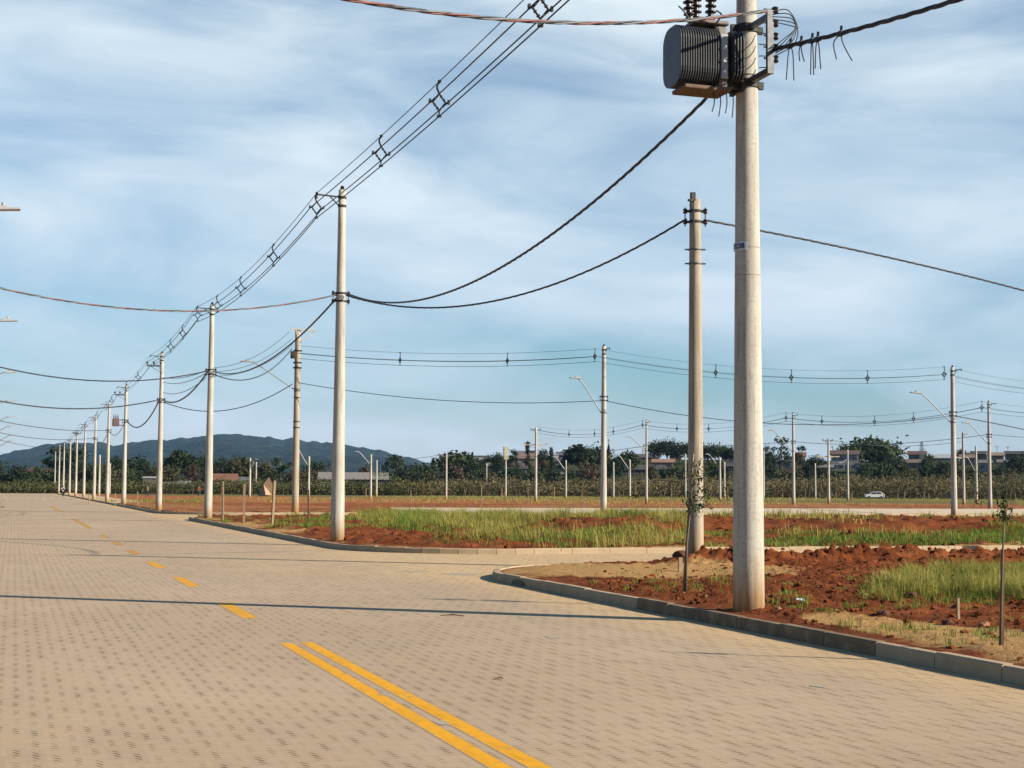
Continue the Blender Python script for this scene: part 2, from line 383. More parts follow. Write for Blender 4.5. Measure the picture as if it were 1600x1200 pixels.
def make_paint(name, c0, wear, centres=(), half=.0675):
    mt, t, b, v = mat_paver(); mt.name = name
    mask, tight, rnd, s = paver_mask(t, v)
    n2 = noise(t, v, 9, 5, .65); n3 = noise(t, v, 1.2, 4)
    c = ramp(t, n2, [(.3, c0), (.75, tuple(x * .86 for x in c0))])
    c = mix(t, mth(t, 'MULTIPLY', ramp(t, n2, [(wear, 0), (wear + .12, 1)]), .7), c, (.33, .26, .18))
    if centres:
        dd = None
        for q in centres:
            e = mth(t, 'ABSOLUTE', mth(t, 'SUBTRACT', s.outputs[0], q)); dd = e if dd is None else mth(t, 'MINIMUM', dd, e)
        ed = mth(t, 'ADD', mth(t, 'DIVIDE', dd, half), mth(t, 'MULTIPLY', mth(t, 'SUBTRACT', noise(t, v, 22, 4, .7), .5), .7))
        c = mix(t, ramp(t, ed, [(.82, 0), (1.0, 1)]), c, (.46, .335, .215))
    c = mix(t, mth(t, 'MULTIPLY', ramp(t, n3, [(.45, 0), (.75, 1)]), .35), c, tuple(x * .75 for x in c0))
    c = mix(t, mth(t, 'MULTIPLY', mask, .75), c, tuple(x * .3 for x in c0))
    t.links.new(c, b.inputs['Base Color']); b.inputs['Roughness'].default_value = .7; b.inputs['Specular IOR Level'].default_value = .2
    bump(t, b, mth(t, 'SUBTRACT', 0.0, mask), .4, .006); return mt
_XL, _XR = ground(783, 1200).x, ground(845, 1200).x
M_YELLOW = make_paint('yellow_road_paint', (.98, .46, .002), .58, (_XL, _XR))
M_YDASH = make_paint('yellow_dash_paint', (.90, .43, .01), .56, ((_XL + _XR) / 2 - .02,), .10)
M_YWORN = make_paint('worn_yellow_road_paint', (.62, .33, .05), .56)
M_WPAINT = make_paint('white_road_paint', (.72, .68, .62), .62)

def mat_soil():
    mt, t, b = new_mat('red_soil'); v = world_pos(t)
    at = t.nodes.new('ShaderNodeAttribute'); at.attribute_name = 'tint'
    n1 = noise(t, v, 1.4, 6, .62); n2 = noise(t, v, 9, 6, .7); n3 = noise(t, v, 45, 3, .7)
    red = ramp(t, n1, [(.3, (.135, .034, .012)), (.5, (.255, .068, .021)), (.72, (.40, .128, .043))])
    red = mix(t, mth(t, 'MULTIPLY', ramp(t, n2, [(.5, 0), (.72, 1)]), .45), red, (.26, .115, .052))
    sand = ramp(t, n2, [(.3, (.52, .285, .10)), (.7, (.70, .43, .18))])
    k = mth(t, 'ADD', at.outputs['Fac'], mth(t, 'MULTIPLY', mth(t, 'SUBTRACT', n1, .5), .7))
    c = mix(t, ramp(t, k, [(.42, 0), (.58, 1)]), red, sand)
    c = mix(t, mth(t, 'MULTIPLY', n3, .22), c, (.07, .03, .015))
    t.links.new(c, b.inputs['Base Color']); b.inputs['Roughness'].default_value = .95; b.inputs['Specular IOR Level'].default_value = .08
    bump(t, b, mth(t, 'ADD', n2, mth(t, 'MULTIPLY', n3, .5)), 1.0, .05); return mt
M_SOIL = mat_soil()
def mat_ground():
    "far fields: orange earth, then a strip of dry grass, by position"
    mt, t, b = new_mat('field_earth_and_grass'); v = world_pos(t)
    s = t.nodes.new('ShaderNodeSeparateXYZ'); t.links.new(v, s.inputs[0])
    dst = mth(t, 'SQRT', mth(t, 'ADD', mth(t, 'MULTIPLY', s.outputs[0], s.outputs[0]), mth(t, 'MULTIPLY', s.outputs[1], s.outputs[1])))
    sv = t.nodes.new('ShaderNodeVectorMath'); sv.operation = 'MULTIPLY'; sv.inputs[1].default_value = (.35, 1, 1); t.links.new(v, sv.inputs[0])
    n1 = noise(t, sv.outputs[0], .045, 6, .65); n2 = noise(t, sv.outputs[0], .35, 5, .7); n3 = noise(t, v, 2.5, 4, .7)
    earth = ramp(t, n2, [(.28, (.20, .062, .024)), (.5, (.40, .145, .054)), (.72, (.52, .22, .088))])
    grass = ramp(t, n2, [(.28, (.12, .11, .034)), (.5, (.23, .19, .068)), (.74, (.35, .26, .10))])
    grass = mix(t, mth(t, 'MULTIPLY', n3, .5), grass, (.07, .07, .022))
    # more grass with distance and to the right
    k = mth(t, 'ADD', mth(t, 'DIVIDE', mth(t, 'SUBTRACT', dst, 218), 60), mth(t, 'MULTIPLY', mth(t, 'SUBTRACT', n1, .5), 4.2))
    k = mth(t, 'ADD', k, mth(t, 'DIVIDE', mth(t, 'SUBTRACT', s.outputs[0], 70), 60))
    c = mix(t, ramp(t, k, [(.3, 0), (.7, 1)]), earth, grass)
    far = mth(t, 'DIVIDE', mth(t, 'SUBTRACT', dst, 320), 30, clamp=True)
    c = mix(t, far, c, (.055, .058, .024))
    t.links.new(c, b.inputs['Base Color']); b.inputs['Roughness'].default_value = .95; b.inputs['Specular IOR Level'].default_value = .05
    bump(t, b, n3, .6, .08); return mt
M_GROUND = mat_ground()
def mat_kerb(name='kerb_concrete'):
    mt, t, b = new_mat(name); v = world_pos(t)
    at = t.nodes.new('ShaderNodeAttribute'); at.attribute_name = 'tint'
    n1 = noise(t, v, 3, 5, .6); n2 = noise(t, v, 40, 4, .7)
    c = ramp(t, n1, [(.3, (.52, .385, .24)), (.7, (.64, .485, .315))])
    k = mth(t, 'ADD', at.outputs['Fac'], mth(t, 'MULTIPLY', mth(t, 'SUBTRACT', n1, .5), .8))
    c = mix(t, ramp(t, k, [(.55, 0), (.8, .8)]), c, (.17, .11, .062))
    c = mix(t, mth(t, 'MULTIPLY', n2, .25), c, (.16, .12, .08))
    t.links.new(c, b.inputs['Base Color']); b.inputs['Roughness'].default_value = .9; b.inputs['Specular IOR Level'].default_value = .15
    bump(t, b, n2, .3, .006); return mt
M_KERB = mat_kerb()
def mat_hill():
    mt, t, b = new_mat('wooded_hill'); v = world_pos(t)
    n1 = noise(t, v, .0025, 6, .65); n2 = noise(t, v, .016, 5, .7); n3 = noise(t, v, .07, 3, .7)
    c = ramp(t, n2, [(.36, (.008, .016, .014)), (.5, (.020, .036, .025)), (.62, (.055, .072, .045))])
    c = mix(t, ramp(t, n1, [(.52, 0), (.70, .75)]), c, (.060, .064, .036))
    t.links.new(c, b.inputs['Base Color']); b.inputs['Roughness'].default_value = .95; b.inputs['Specular IOR Level'].default_value = .03
    bump(t, b, mth(t, 'ADD', n2, mth(t, 'MULTIPLY', n3, .6)), 1.0, 30.0); return mt
M_HILL = mat_hill()

# ------------------------------------------------------------------ ground, roads, kerbs
KX = 8.0                                                     # outer face of the kerb on the right of the main road
def build_ground():
    rr = np.concatenate([np.array([0.0]), np.geomspace(4, 330, 40), np.linspace(338, 660, 60), np.geomspace(700, 7600, 18)])
    na = 288; aa = np.linspace(0, 2 * np.pi, na, endpoint=False)
    Rg, A = np.meshgrid(rr, aa, indexing='ij'); X = Rg * np.sin(A); Y = Rg * np.cos(A)
    Z = terrain(X, Y)
    far = (Rg > 150) & (Rg < 345) & (X > 10)
    Z = np.where(Rg > 352, Z + (fbm(X, Y, .02, 3, 5) - .5) * 1.2, Z)
    v = np.stack([X, Y, Z], -1).reshape(-1, 3); n = len(rr)
    i, j = np.meshgrid(np.arange(n - 1), np.arange(na), indexing='ij'); j2 = (j + 1) % na
    f = np.stack([i * na + j, (i + 1) * na + j, (i + 1) * na + j2, i * na + j2], -1).reshape(-1, 4)
    f = f[:, ::-1]
    tag(np_mesh('ground', v, f, M_GROUND, True), kind='structure')
build_ground()
def rect_mesh(name, rects, mat, z=0.0):
    b = MB()
    for x0, y0, x1, y1 in rects: b.add([(x0, y0, z), (x1, y0, z), (x1, y1, z), (x0, y1, z)], [(0, 1, 2, 3)])
    return tag(b.build(name, mat), kind='structure')
YA, YB0, YB1, YC = 28.9, 35.9, 79.0, 89.0                    # block edges along the main road
rect_mesh('road', [(-2.6, -40, 13, 328)], M_ROAD)
rect_mesh('side_road', [(13, 25, 150, 39.5), (13, 75, 220, 94)], M_ROAD)
rect_mesh('cross_road', [(-120, 328, -2.6, 336)], M_ROAD)

def rrect_path(x0, y0, x1, y1, rads, step=1.0):
    "outline of a block, counter-clockwise from bottom-left; rads for bl, br, tr, tl"
    pts = []
    for (cx, cy, r, a0) in ((x0 + rads[0], y0 + rads[0], rads[0], 180), (x1 - rads[1], y0 + rads[1], rads[1], 270),
                            (x1 - rads[2], y1 - rads[2], rads[2], 0), (x0 + rads[3], y1 - rads[3], rads[3], 90)):
        if r <= .01: pts.append(Vector((cx, cy))); continue
        k = max(3, int(r * math.pi / 2 / .45))
        pts += [Vector((cx + r * math.cos(R(a0 + 90 * i / k)), cy + r * math.sin(R(a0 + 90 * i / k)))) for i in range(k + 1)]
    return pts
def resample(pts, step, closed=True):
    q = pts + ([pts[0]] if closed else []); out = []
    for a, b in zip(q[:-1], q[1:]):
        d = (b - a).length
        if d < 1e-6: continue
        k = max(1, round(d / step)); out += [a + (b - a) * (i / k) for i in range(k)]
    if not closed: out.append(q[-1])
    return out
def kerb(name, pts, keep, inset=.13, top=.142, dark=None):
    "kerb of cast stones about a metre long with open joints; outline runs counter-clockwise (inside on the left)"
    P = resample(pts, 1.0); vs = []; fs = []; tint = []
    n = len(P)
    for i in range(n):
        a, b = P[i], P[(i + 1) % n]
        if not keep((a + b) / 2) or (b - a).length > 1.6: continue
        d = (b - a).normalized(); na = Vector((-d.y, d.x)); g = .006
        A = a + d * g; B = b - d * g
        jz = random.uniform(-.009, .009); tv = random.random() * .30
        if dark: tv = max(tv, dark((a + b) / 2))
        prof = [(0.0, -.06), (.012, top - .02), (.03, top), (inset, top), (inset, -.06)]
        k = len(vs)
        for e in (A, B):
            for o, z in prof: vs.append((e.x + na.x * o, e.y + na.y * o, z + jz)); tint.append(tv)
        m_ = len(prof)
        for q in range(m_ - 1): fs.append((k + q, k + q + 1, k + m_ + q + 1, k + m_ + q))
        fs.append((k, k + 1, k + 2, k + 3)); fs.append((k + m_, k + m_ + 1, k + m_ + 2, k + m_ + 3))
    vs2 = np.array(vs); o = np_mesh(name, vs2, np.array(fs), M_KERB, False, tint)
    bm = bmesh.new(); bm.from_mesh(o.data); bmesh.ops.recalc_face_normals(bm, faces=bm.faces); bm.to_mesh(o.data); bm.free()
    return tag(o, kind='structure')
def sdf_rr(x, y, x0, y0, x1, y1, r_tl, r_bl):
    "distance inside a block whose left corners are rounded"
    d = np.minimum(np.minimum(x - x0, x1 - x), np.minimum(y - y0, y1 - y))
    for (cy, r, s) in ((y1 - r_tl, r_tl, 1), (y0 + r_bl, r_bl, -1)):
        if r <= 0: continue
        cx = x0 + r; inn = (x < cx) & (s * (y - cy) > 0)
        d = np.where(inn, r - np.hypot(x - cx, y - cy), d)
    return d
def verge(name, xs, ys, blk, height, tint, mat=None):
    X, Y = np.meshgrid(xs, ys, indexing='ij'); S = sdf_rr(X, Y, *blk)
    Z = height(X, Y, S); T = tint(X, Y, S)
    ok = S > .03; nx, ny = X.shape
    idx = np.arange(nx * ny).reshape(nx, ny)
    q = ok[:-1, :-1] & ok[1:, :-1] & ok[1:, 1:] & ok[:-1, 1:]
    f = np.stack([idx[:-1, :-1][q], idx[1:, :-1][q], idx[1:, 1:][q], idx[:-1, 1:][q]], -1)
    v = np.stack([X, Y, Z], -1).reshape(-1, 3)
    used = np.unique(f); mp = np.full(len(v), -1); mp[used] = np.arange(len(used))
    return tag(np_mesh(name, v[used], mp[f], mat or M_SOIL, True, T.reshape(-1)[used]), kind='structure')
def gauss(x, y, cx, cy, sx, sy): return np.exp(-((x - cx) / sx) ** 2 - ((y - cy) / sy) ** 2)
BLK_A = (KX, -40, 150, YA, 3.6, 0); BLK_B = (KX, YB0, 150, YB1, 4.2, 4.2); BLK_C = (KX + .1, YC, 220, 150, 0, 5.0)
def hA(X, Y, S):
    c = fbm(X, Y, 5.5, 5, 1, .75); big = fbm(X, Y, .45, 3, 2)
    ridge = np.exp(-((S - 1.35) / .62) ** 2) * sstep(11.5, 13.5, X) * sstep(24.5, 27, Y)        # berm thrown up along the side street
    cl = np.clip(c - .5, 0, 1) * .18 + (c - .5) * .09
    sand = gauss(X, Y, 10.2, 25.2, 1.9, 1.9) + gauss(X, Y, 9.6, 12.9, .9, 2.6)
    rough = np.clip(1 - 1.2 * sand, .12, 1)
    z = .125 + sstep(.1, .9, S) * (cl * 1.0 * rough + (big - .5) * .10 + .04) + ridge * (.10 + .34 * c) * (.5 + big) + gauss(X, Y, 10.0, 25.3, 1.5, 1.3) * .06
    return np.where(S < .15, .10, z)
def tA(X, Y, S):
    n = fbm(X, Y, .8, 3, 4) - .5
    return np.clip(gauss(X, Y, 10.6, 25.6, 2.9, 2.2) * 1.25 + gauss(X, Y, 9.2, 12.2, 1.0, 2.6) * 1.1 + gauss(X, Y, 9.0, 15.2, .5, 1.2) * .9 + n * .5, 0, 1)
verge('verge_soil', np.arange(KX, 25.01, .065), np.arange(9.0, YA + .05, .065), BLK_A, hA, tA)
def seam(nm, x0, x1, y0, y1, blk, h, t, st): return verge(nm, np.arange(x0, x1 + .01, st), np.arange(y0, y1 + .01, st), blk, h, t)
flat_t = lambda X, Y, S: np.clip(.35 + (fbm(X, Y, .3, 3, 6) - .5) * .8, 0, 1)
hflat = lambda X, Y, S: np.where(S < .15, .10, .13 + (fbm(X, Y, .7, 4, 7) - .5) * .2 * sstep(.2, 1.5, S))
seam('verge_soil', 24.9, 150, 5, YA, BLK_A, hflat, flat_t, .5)
seam('verge_soil', KX, 60, -40, 9.0, BLK_A, hflat, flat_t, .33)
def hB(X, Y, S):
    c = fbm(X, Y, 1.7, 5, 11, .6); big = fbm(X, Y, .22, 3, 12)
    bank = sstep(45, 47.5, Y + (big - .5) * 3) * sstep(15.5, 20, X) * .34 * (1 - sstep(56, 64, Y))
    z = .13 + sstep(.1, 1.1, S) * (np.clip(c - .48, 0, 1) * .55 + (big - .5) * .16 + .02 + bank)
    return np.where(S < .15, .10, z)
def tB(X, Y, S):
    n = fbm(X, Y, .35, 3, 14) - .5
    return np.clip(.12 + n * .7 + gauss(X, Y, 9.3, 58, 1.0, 12) * .35 + np.exp(-((S - .4) / .5) ** 2) * .35, 0, 1)
verge('verge_soil', np.concatenate([np.arange(KX, 14, .12), np.arange(14, 48, .2)]), np.concatenate([np.arange(YB0, 56, .14), np.arange(56, YB1 + .05, .22)]), BLK_B, hB, tB)
seam('verge_soil', 47.8, 150, YB0, YB1, BLK_B, hflat, flat_t, .6)
def hC(X, Y, S):
    c = fbm(X, Y, .8, 5, 21, .6)
    return np.where(S < .2, .10, .13 + sstep(.1, 1.5, S) * ((c - .5) * .40 + .03)) * (1 - .9 * sstep(135, 149, Y))
def tC(X, Y, S):
    return np.clip(.46 + (fbm(X, Y, .10, 4, 23) - .5) * .9 + np.exp(-((S - 1.2) / 1.2) ** 2) * .4 * (X > 25), 0, 1)
def mat_soil_far():
    mt = M_SOIL.copy(); mt.name = 'orange_field_soil'; t = mt.node_tree
    for n in t.nodes:
        if n.type == 'VALTORGB' and len(n.color_ramp.elements) == 3:
            for e, c in zip(n.color_ramp.elements, ((.24, .070, .026), (.36, .115, .042), (.46, .17, .065))): e.color = (*alb(t, c), 1)
        elif n.type == 'VALTORGB' and abs(n.color_ramp.elements[0].color[0] - .52 * AK) < 1e-3:
            for e, c in zip(n.color_ramp.elements, ((.38, .15, .055), (.50, .24, .11))): e.color = (*alb(t, c), 1)
    return mt
M_SOILFAR = mat_soil_far()
verge('field_soil', np.arange(KX + .1, 130, .55), np.arange(YC, 150, .45), BLK_C, hC, tC, M_SOILFAR)
# pale pavement of compacted sand along the far street
b = MB(); b.add([(22, YC + .12, .147), (215, YC + .12, .147), (215, YC + 3.8, .50), (22, YC + 3.4, .40)], [(0, 1, 2, 3)])
M_PAVE = simple('compacted_sand', (.60, .49, .35), (.68, .56, .40), .8, .9, bmp=.2, pos='world')
tag(b.build('pavement', M_PAVE), kind='structure')
wet = lambda p: (.78 if 12.9 < p.y < 19.2 else 0) + (.42 if 46 < p.y < 60 else 0)
kerb('kerb', rrect_path(KX, -40, 150, YA, (0, 0, 0, 3.6)), lambda p: p.x < 149 and p.y > -30, dark=wet)
kerb('kerb', rrect_path(KX, YB0, 150, YB1, (4.2, 0, 0, 4.2)), lambda p: p.x < 149)
kerb('kerb', rrect_path(KX + .1, YC, 220, 326, (5.0, 0, 0, 5)), lambda p: p.x < 215 and p.y < 325.9)
# left side of the road
rect_mesh('left_verge', [(-60, -40, -2.73, 326)], M_GROUND, .12)
kerb('kerb', [Vector((-2.6, -40)), Vector((-2.6, 326)), Vector((-40, 326)), Vector((-40, -40))], lambda p: p.x > -3 and p.y < 325)
# storm drain mouth in the corner kerb
dm = MB(); c0 = Vector((KX - .004, 24.35, .045))
dm.prism([c0 + Vector((0, .34 * math.cos(a), .085 * math.sin(a) - .03)) for a in np.linspace(0, math.pi, 10)], (0, 0, 0), (-.012, 0, 0))
tag(dm.build('drain_mouth', M_BLACK), kind='structure')

# painted markings
def strip(b, x, w_, y0, y1, z=.0015): b.add([(x - w_ / 2, y0, z), (x + w_ / 2, y0, z), (x + w_ / 2, y1, z), (x - w_ / 2, y1, z)], [(0, 1, 2, 3)])
XL = ground(783, 1200).x; XR = ground(845, 1200).x; YE = ground(455, 1005).y; XC = (XL + XR) / 2
b = MB(); strip(b, XL, .15, -20, YE); strip(b, XR, .15, -20, YE + .05)
tag(b.build('double_yellow_line', M_YELLOW), kind='structure')
b = MB(); by = MB()
for (pa, pb, q) in (((390, 966), (345, 942), b), ((298, 917), (270, 902), b), ((247, 888), (228, 878), b), ((208, 866), (195, 860), by), ((184, 852), (174, 847), by),
                    ((166, 840), (156, 836), by), ((140, 826), (108, 811), by), ((92, 800), (76, 791), by)):
    strip(q, XC - .02, .20, ground(*pa).y, ground(*pb).y)
tag(b.build('yellow_dashes', M_YDASH), kind='structure'); tag(by.build('yellow_dashes', M_YWORN), kind='structure')
b = MB()
for i in range(10): strip(b, -1.9 + .95 * i, .42, 205, 212)
strip(b, 3.2, .5, 176, 178.5); strip(b, 6.0, 1.4, 172, 173)
tag(b.build('crosswalk_stripes', M_WPAINT), kind='structure')

# ------------------------------------------------------------------ distant hill
def build_hill():
    prof = [(-300, 724), (-120, 712), (0, 708), (30, 703), (60, 697), (100, 693), (150, 690), (180, 695), (220, 690), (270, 686), (320, 681), (365, 678), (400, 681),
            (450, 686), (520, 692), (560, 699), (610, 708), (650, 717), (690, 729), (740, 742), (800, 754), (900, 762)]
    D = 5600.0; px = np.linspace(-300, 900, 260); py = np.interp(px, [p[0] for p in prof], [p[1] for p in prof])
    py = py + (fbm(px, px * 0, .05, 5, 31, .6) - .5) * 9
    nrow = 44; V = []
    for i in range(nrow):
        s = i / (nrow - 1)
        for a, yy in zip(px, py):
            p = at_depth(float(a), float(yy), D); dd = 1500 + (D - 1500) * s
            q = CAM + (Vector((p.x, p.y, 0)) - Vector((CAM.x, CAM.y, 0))) * (dd / D)
            hh = (p.z) * (s ** 1.5)
            V.append((q.x, q.y, hh - 4 * (1 - s) - .5))
    V = np.array(V); n = len(px)
    k = np.linspace(0, 1, nrow).repeat(n); V[:, 2] += (fbm(V[:, 0], V[:, 1], .0035, 5, 33, .6) - .5) * 60 * np.sin(np.pi * k) ** .7 + (fbm(V[:, 0], V[:, 1], .03, 3, 35, .6) - .5) * 9 * k
    back = V[-n:].copy(); d = back[:, :2] / np.linalg.norm(back[:, :2], axis=1)[:, None]; back[:, :2] += d * 1200; back[:, 2] = -5
    V = np.concatenate([V, back]); nrow += 1
    i, j = np.meshgrid(np.arange(nrow - 1), np.arange(n - 1), indexing='ij')
    f = np.stack([i * n + j, i * n + j + 1, (i + 1) * n + j + 1, (i + 1) * n + j], -1).reshape(-1, 4)
    tag(np_mesh('hill', V, f, M_HILL, True), kind='structure')
build_hill()

# ------------------------------------------------------------------ poles
POLES = {}
def shaft_mb(c, h, rb, rt, n=24, sink=.35):
    b = MB(); k = 10
    b.lathe((c.x, c.y, c.z - sink), [(rb + (rt - rb) * max(0, (i / k * (h + sink) - sink)) / h, i / k * (h + sink)) for i in range(k + 1)], n); return b
def band(c, z, r, h=.05, parent=None, lugs=True, dirv=(1, 0), mat=None):
    b = MB(); b.lathe((c.x, c.y, z - h / 2), [(r, 0), (r, h)], 18)
    if lugs:
        d = Vector((dirv[0], dirv[1], 0)).normalized()
        for s in (-1, 1): b.box((c.x + d.x * s * (r + .023), c.y + d.y * s * (r + .023), z), (.09, .05, h * .9), Matrix.Rotation(math.atan2(d.y, d.x), 3, 'Z'))
    return b.build('clamp_band', mat or M_DARK, parent)
def pole(key, c, h, label, rb=.19, rt=.105, mat=None, group='concrete utility poles', name='utility_pole', cat='utility pole', n=24):
    t = thing(name, c, label, cat, group)
    s = shaft_mb(c, h, rb, rt, n).build('shaft', mat or M_POLE, t, smooth=True)
    d = proj(c)[2]
    POLES[key] = dict(o=t, c=Vector(c), h=h, rb=rb, rt=rt, d=d)
    return t
def rad(P, z): return P['rb'] + (P['rt'] - P['rb']) * (z - P['c'].z) / P['h']
def lamp(P, head, foot_z, toward=None):
    "curved lamp arm from the pole to the head position; the arm carries the head"
    t = P['o']; c = P['c']; head = Vector(head)
    a = Vector((c.x, c.y, foot_z)); d = Vector((head.x - c.x, head.y - c.y, 0)).normalized()
    a = a + d * (rad(P, foot_z) + .02)
    knee = a + (head - a) * .80; knee.z = head.z - .12 + .05
    ctrl = [a, a + (knee - a) * .5, knee - (knee - a) * .12, knee + d * .12 + Vector((0, 0, .05)), head - d * .25]
    far_ = max(1.0, P['d'] / 110); b = MB(); b.curve(ctrl, .032 * far_, 8, 4); arm = b.build('lamp_arm', M_ARM, t, smooth=True)
    hb = MB(); rot = Matrix.Rotation(math.atan2(d.y, d.x), 3, 'Z') @ Matrix.Rotation(R(-4), 3, 'Y')
    hb.box(head + Vector((0, 0, .01)), (.66, .26, .055), rot); hb.box(head + Vector((0, 0, .05)) - d * .12, (.34, .2, .06), rot)
    hb.lathe(head + Vector((0, 0, .07)) - d * .05, [(.04, 0), (.045, .07), (.03, .10)], 8)
    hd = hb.build('lamp_head', M_LAMP, arm, bevel=.012)
    cb = MB(); cb.lathe((c.x, c.y, foot_z - .04), [(rad(P, foot_z) + .012, 0), (rad(P, foot_z) + .012, .08)], 16); cb.build('clamp_band', M_STEEL, t)
def top_bracket(P, dirv, z=None, L_=.72):
    "cantilever bracket for a spacer line, with its top insulator"
    t = P['o']; c = P['c']; z = z or c.z + P['h'] - .22; d = Vector((dirv[0], dirv[1], 0)).normalized()
    b = MB(); r = rad(P, z)
    e = Vector((c.x, c.y, z + .05)) + d * L_
    b.bar(Vector((c.x, c.y, z + .02)) + d * r, e, .04); b.bar(Vector((c.x, c.y, z - .22)) + d * r, Vector((c.x, c.y, z + .03)) + d * L_ * .5, .03)
    b.bar(e, e - Vector((0, 0, .12)), .04)
    b.build('bracket_arm', M_DARK, t)
    band(c, z, r + .015, .07, t, False); band(c, z - .24, rad(P, z - .24) + .015, .07, t, False)
    b = MB(); b.lathe((c.x, c.y, c.z + P['h'] - .01), [(.06, 0), (.075, .03), (.05, .06), (.06, .09), (.03, .13)], 10); b.build('insulator', M_PORC, t)
def pins(P, z, dirv, n=3, L_=1.1, wood=False, off=0.0):
    "crossarm with pin insulators"
    t = P['o']; c = P['c']; d = Vector((dirv[0], dirv[1], 0)).normalized(); o = Vector((-d.y, d.x, 0)) * (rad(P, z) + .05)
    b = MB(); p = Vector((c.x, c.y, z)) + o + d * off
    b.bar(p - d * L_, p + d * L_, .09, .11); b.bar(p + d * L_ * .6, Vector((c.x, c.y, z - .45)) + o * .8, .03); b.bar(p - d * L_ * .6, Vector((c.x, c.y, z - .45)) + o * .8, .03)
    arm = b.build('crossarm', M_POLE2 if wood else M_STEEL, t)
    for i in range(n):
        q = p + d * L_ * (-.9 + 1.8 * i / (n - 1)); k = MB()
        k.lathe(q + Vector((0, 0, .05)), [(.02, 0), (.02, .06), (.075, .08), (.05, .12), (.065, .15), (.03, .2)], 8); k.build('insulator', M_PORC, arm)
def spools(P, z, dirv, n=2):
    "low-voltage rack: clamp bands with spool insulators"
    t = P['o']; c = P['c']; r = rad(P, z); d = Vector((dirv[0], dirv[1], 0)).normalized()
    for i in range(n):
        band(c, z - .22 * i, r + .014, .05, t, True, dirv)
    k = MB()
    for s in (-1, 1):
        q = Vector((c.x, c.y, 0)) + d * s * (r + .09)
        for i in range(n): k.lathe((q.x, q.y, z - .22 * i - .05), [(.035, 0), (.05, .02), (.03, .05), (.05, .08), (.035, .1)], 8)
        k.bar((q.x, q.y, z + .08), (q.x, q.y, z - .22 * (n - 1) - .1), .018)
    k.build('spool_insulators', M_PORC, t)

ROWX = 8.55
ordw = ['first', 'second', 'third', 'fourth', 'fifth', 'sixth', 'seventh', 'eighth', 'ninth', 'tenth', 'eleventh', 'twelfth', 'thirteenth',
        'fourteenth', 'fifteenth', 'sixteenth', 'seventeenth', 'eighteenth', 'nineteenth', 'twentieth']
rowpx = [(1170, 952, None), (527, 845, 297), (325, 807, 476), (248, 797, 552), (193, 790, 602), (167, 786, 629), (146.5, 783, 650), (130.5, 780, 661),
         (118, 778, 674), (108, 776, 686), (98.5, 774, 692), (91.5, 773, 695), (85, 772, 705)]
for i, (bx, by_, ty) in enumerate(rowpx):
    Y = y_on_line(bx, by_, ROWX); c = Vector((ROWX, Y, .12 if i else .14))
    h = 9.8 if ty is None else z_at(bx, ty, ROWX, Y) - c.z
    lab = ['thick pale concrete pole carrying the grey transformer, nearest the camera', 'second pole of the roadside row, tall and pale, beside the grassy corner',
           'third pole of the roadside row, at the tip of the far grassy block', 'fourth pole of the roadside row, with ring clamps near its white top',
           'fifth pole of the roadside row, the one with a small red box'][i] if i < 5 else f'{ordw[i]} pole of the roadside row, slim and pale against the trees'
    pole(f'R{i+1}', c, h, lab, rb=.195, rt=.10 if i else .105, group='concrete poles in a row along the road', mat=M_POLE)
pole('R0', Vector((ROWX, -9.0, .13)), 9.8, 'concrete pole of the roadside row standing behind the viewpoint', group='concrete poles in a row along the road')
lf = [(10, 343), (62.3, 0)]
LY = [13.0, 37, 62.3, 91, 121.6, 150, 173.5, 206, 231]
for i, Y in enumerate(LY):
    z = 8.0
    pole(f'L{i}', Vector((-3.3, Y, .12)), 8.6, f'{ordw[i]} concrete lamp pole on the left side of the road, only its lamp in frame', rb=.17, rt=.10,
         group='lamp poles along the left side', name='street_lamp', cat='street lamp', n=16)
    lamp(POLES[f'L{i}'], (-.36, Y, z - .05), 6.5)

def side(key, bx, by_, tx, ty, label, rb=.15, rt=.09, mat=None, zg=.13, n=16, d=None, **kw):
    c = ground(bx, by_, zg) if d is None else None
    h = z_at(tx, ty, c.x, c.y) - zg
    return pole(key, Vector((c.x, c.y, zg)), h, label, rb, rt, mat, n=n, **kw)
side('S1', 1087, 880, 1095, 312, 'shorter brownish concrete pole behind the leafy sapling, with clamps at its top', rb=.165, rt=.115, mat=M_POLE2, n=24)
side('S2', 461, 801, 463, 515, 'weathered grey brown pole with triangular top frame and a lamp arm', rb=.21, rt=.16, mat=M_POLE2)
side('S3', 943, 805, 942, 541, 'tall pole with lamp arm rising from the grass left of the leafy sapling', rb=.19, rt=.11)
side('S4', 1491, 808, 1487, 574, 'tallest pole on the right with lamp arm, beside the pale far street', rb=.19, rt=.11)
side('S5', 1547, 797, 1542, 628, 'pole with long thin lamp arm, rightmost of the far poles', rb=.18, rt=.10)
side('S6', 1240, 790, 1236, 646, 'slim pole right of the transformer pole, lamp arm over the airy eucalyptus', rb=.18, rt=.10)
side('S7', 1295, 786, 1291, 685, 'far pole with a wooden crossarm, left of the broad domed tree', rb=.17, rt=.12)
side('S8', 837, 782, 836, 668, 'far pole with a wide crossarm in front of the small chapel houses', rb=.19, rt=.13)
side('S9', 1010, 785, 1010, 657, 'slim far pole standing before the pine grove, lamp arm at its left', rb=.17, rt=.10)
side('S10', 697, 780, 695, 708, 'far pole in front of the left end of the hillside houses', rb=.16, rt=.11)
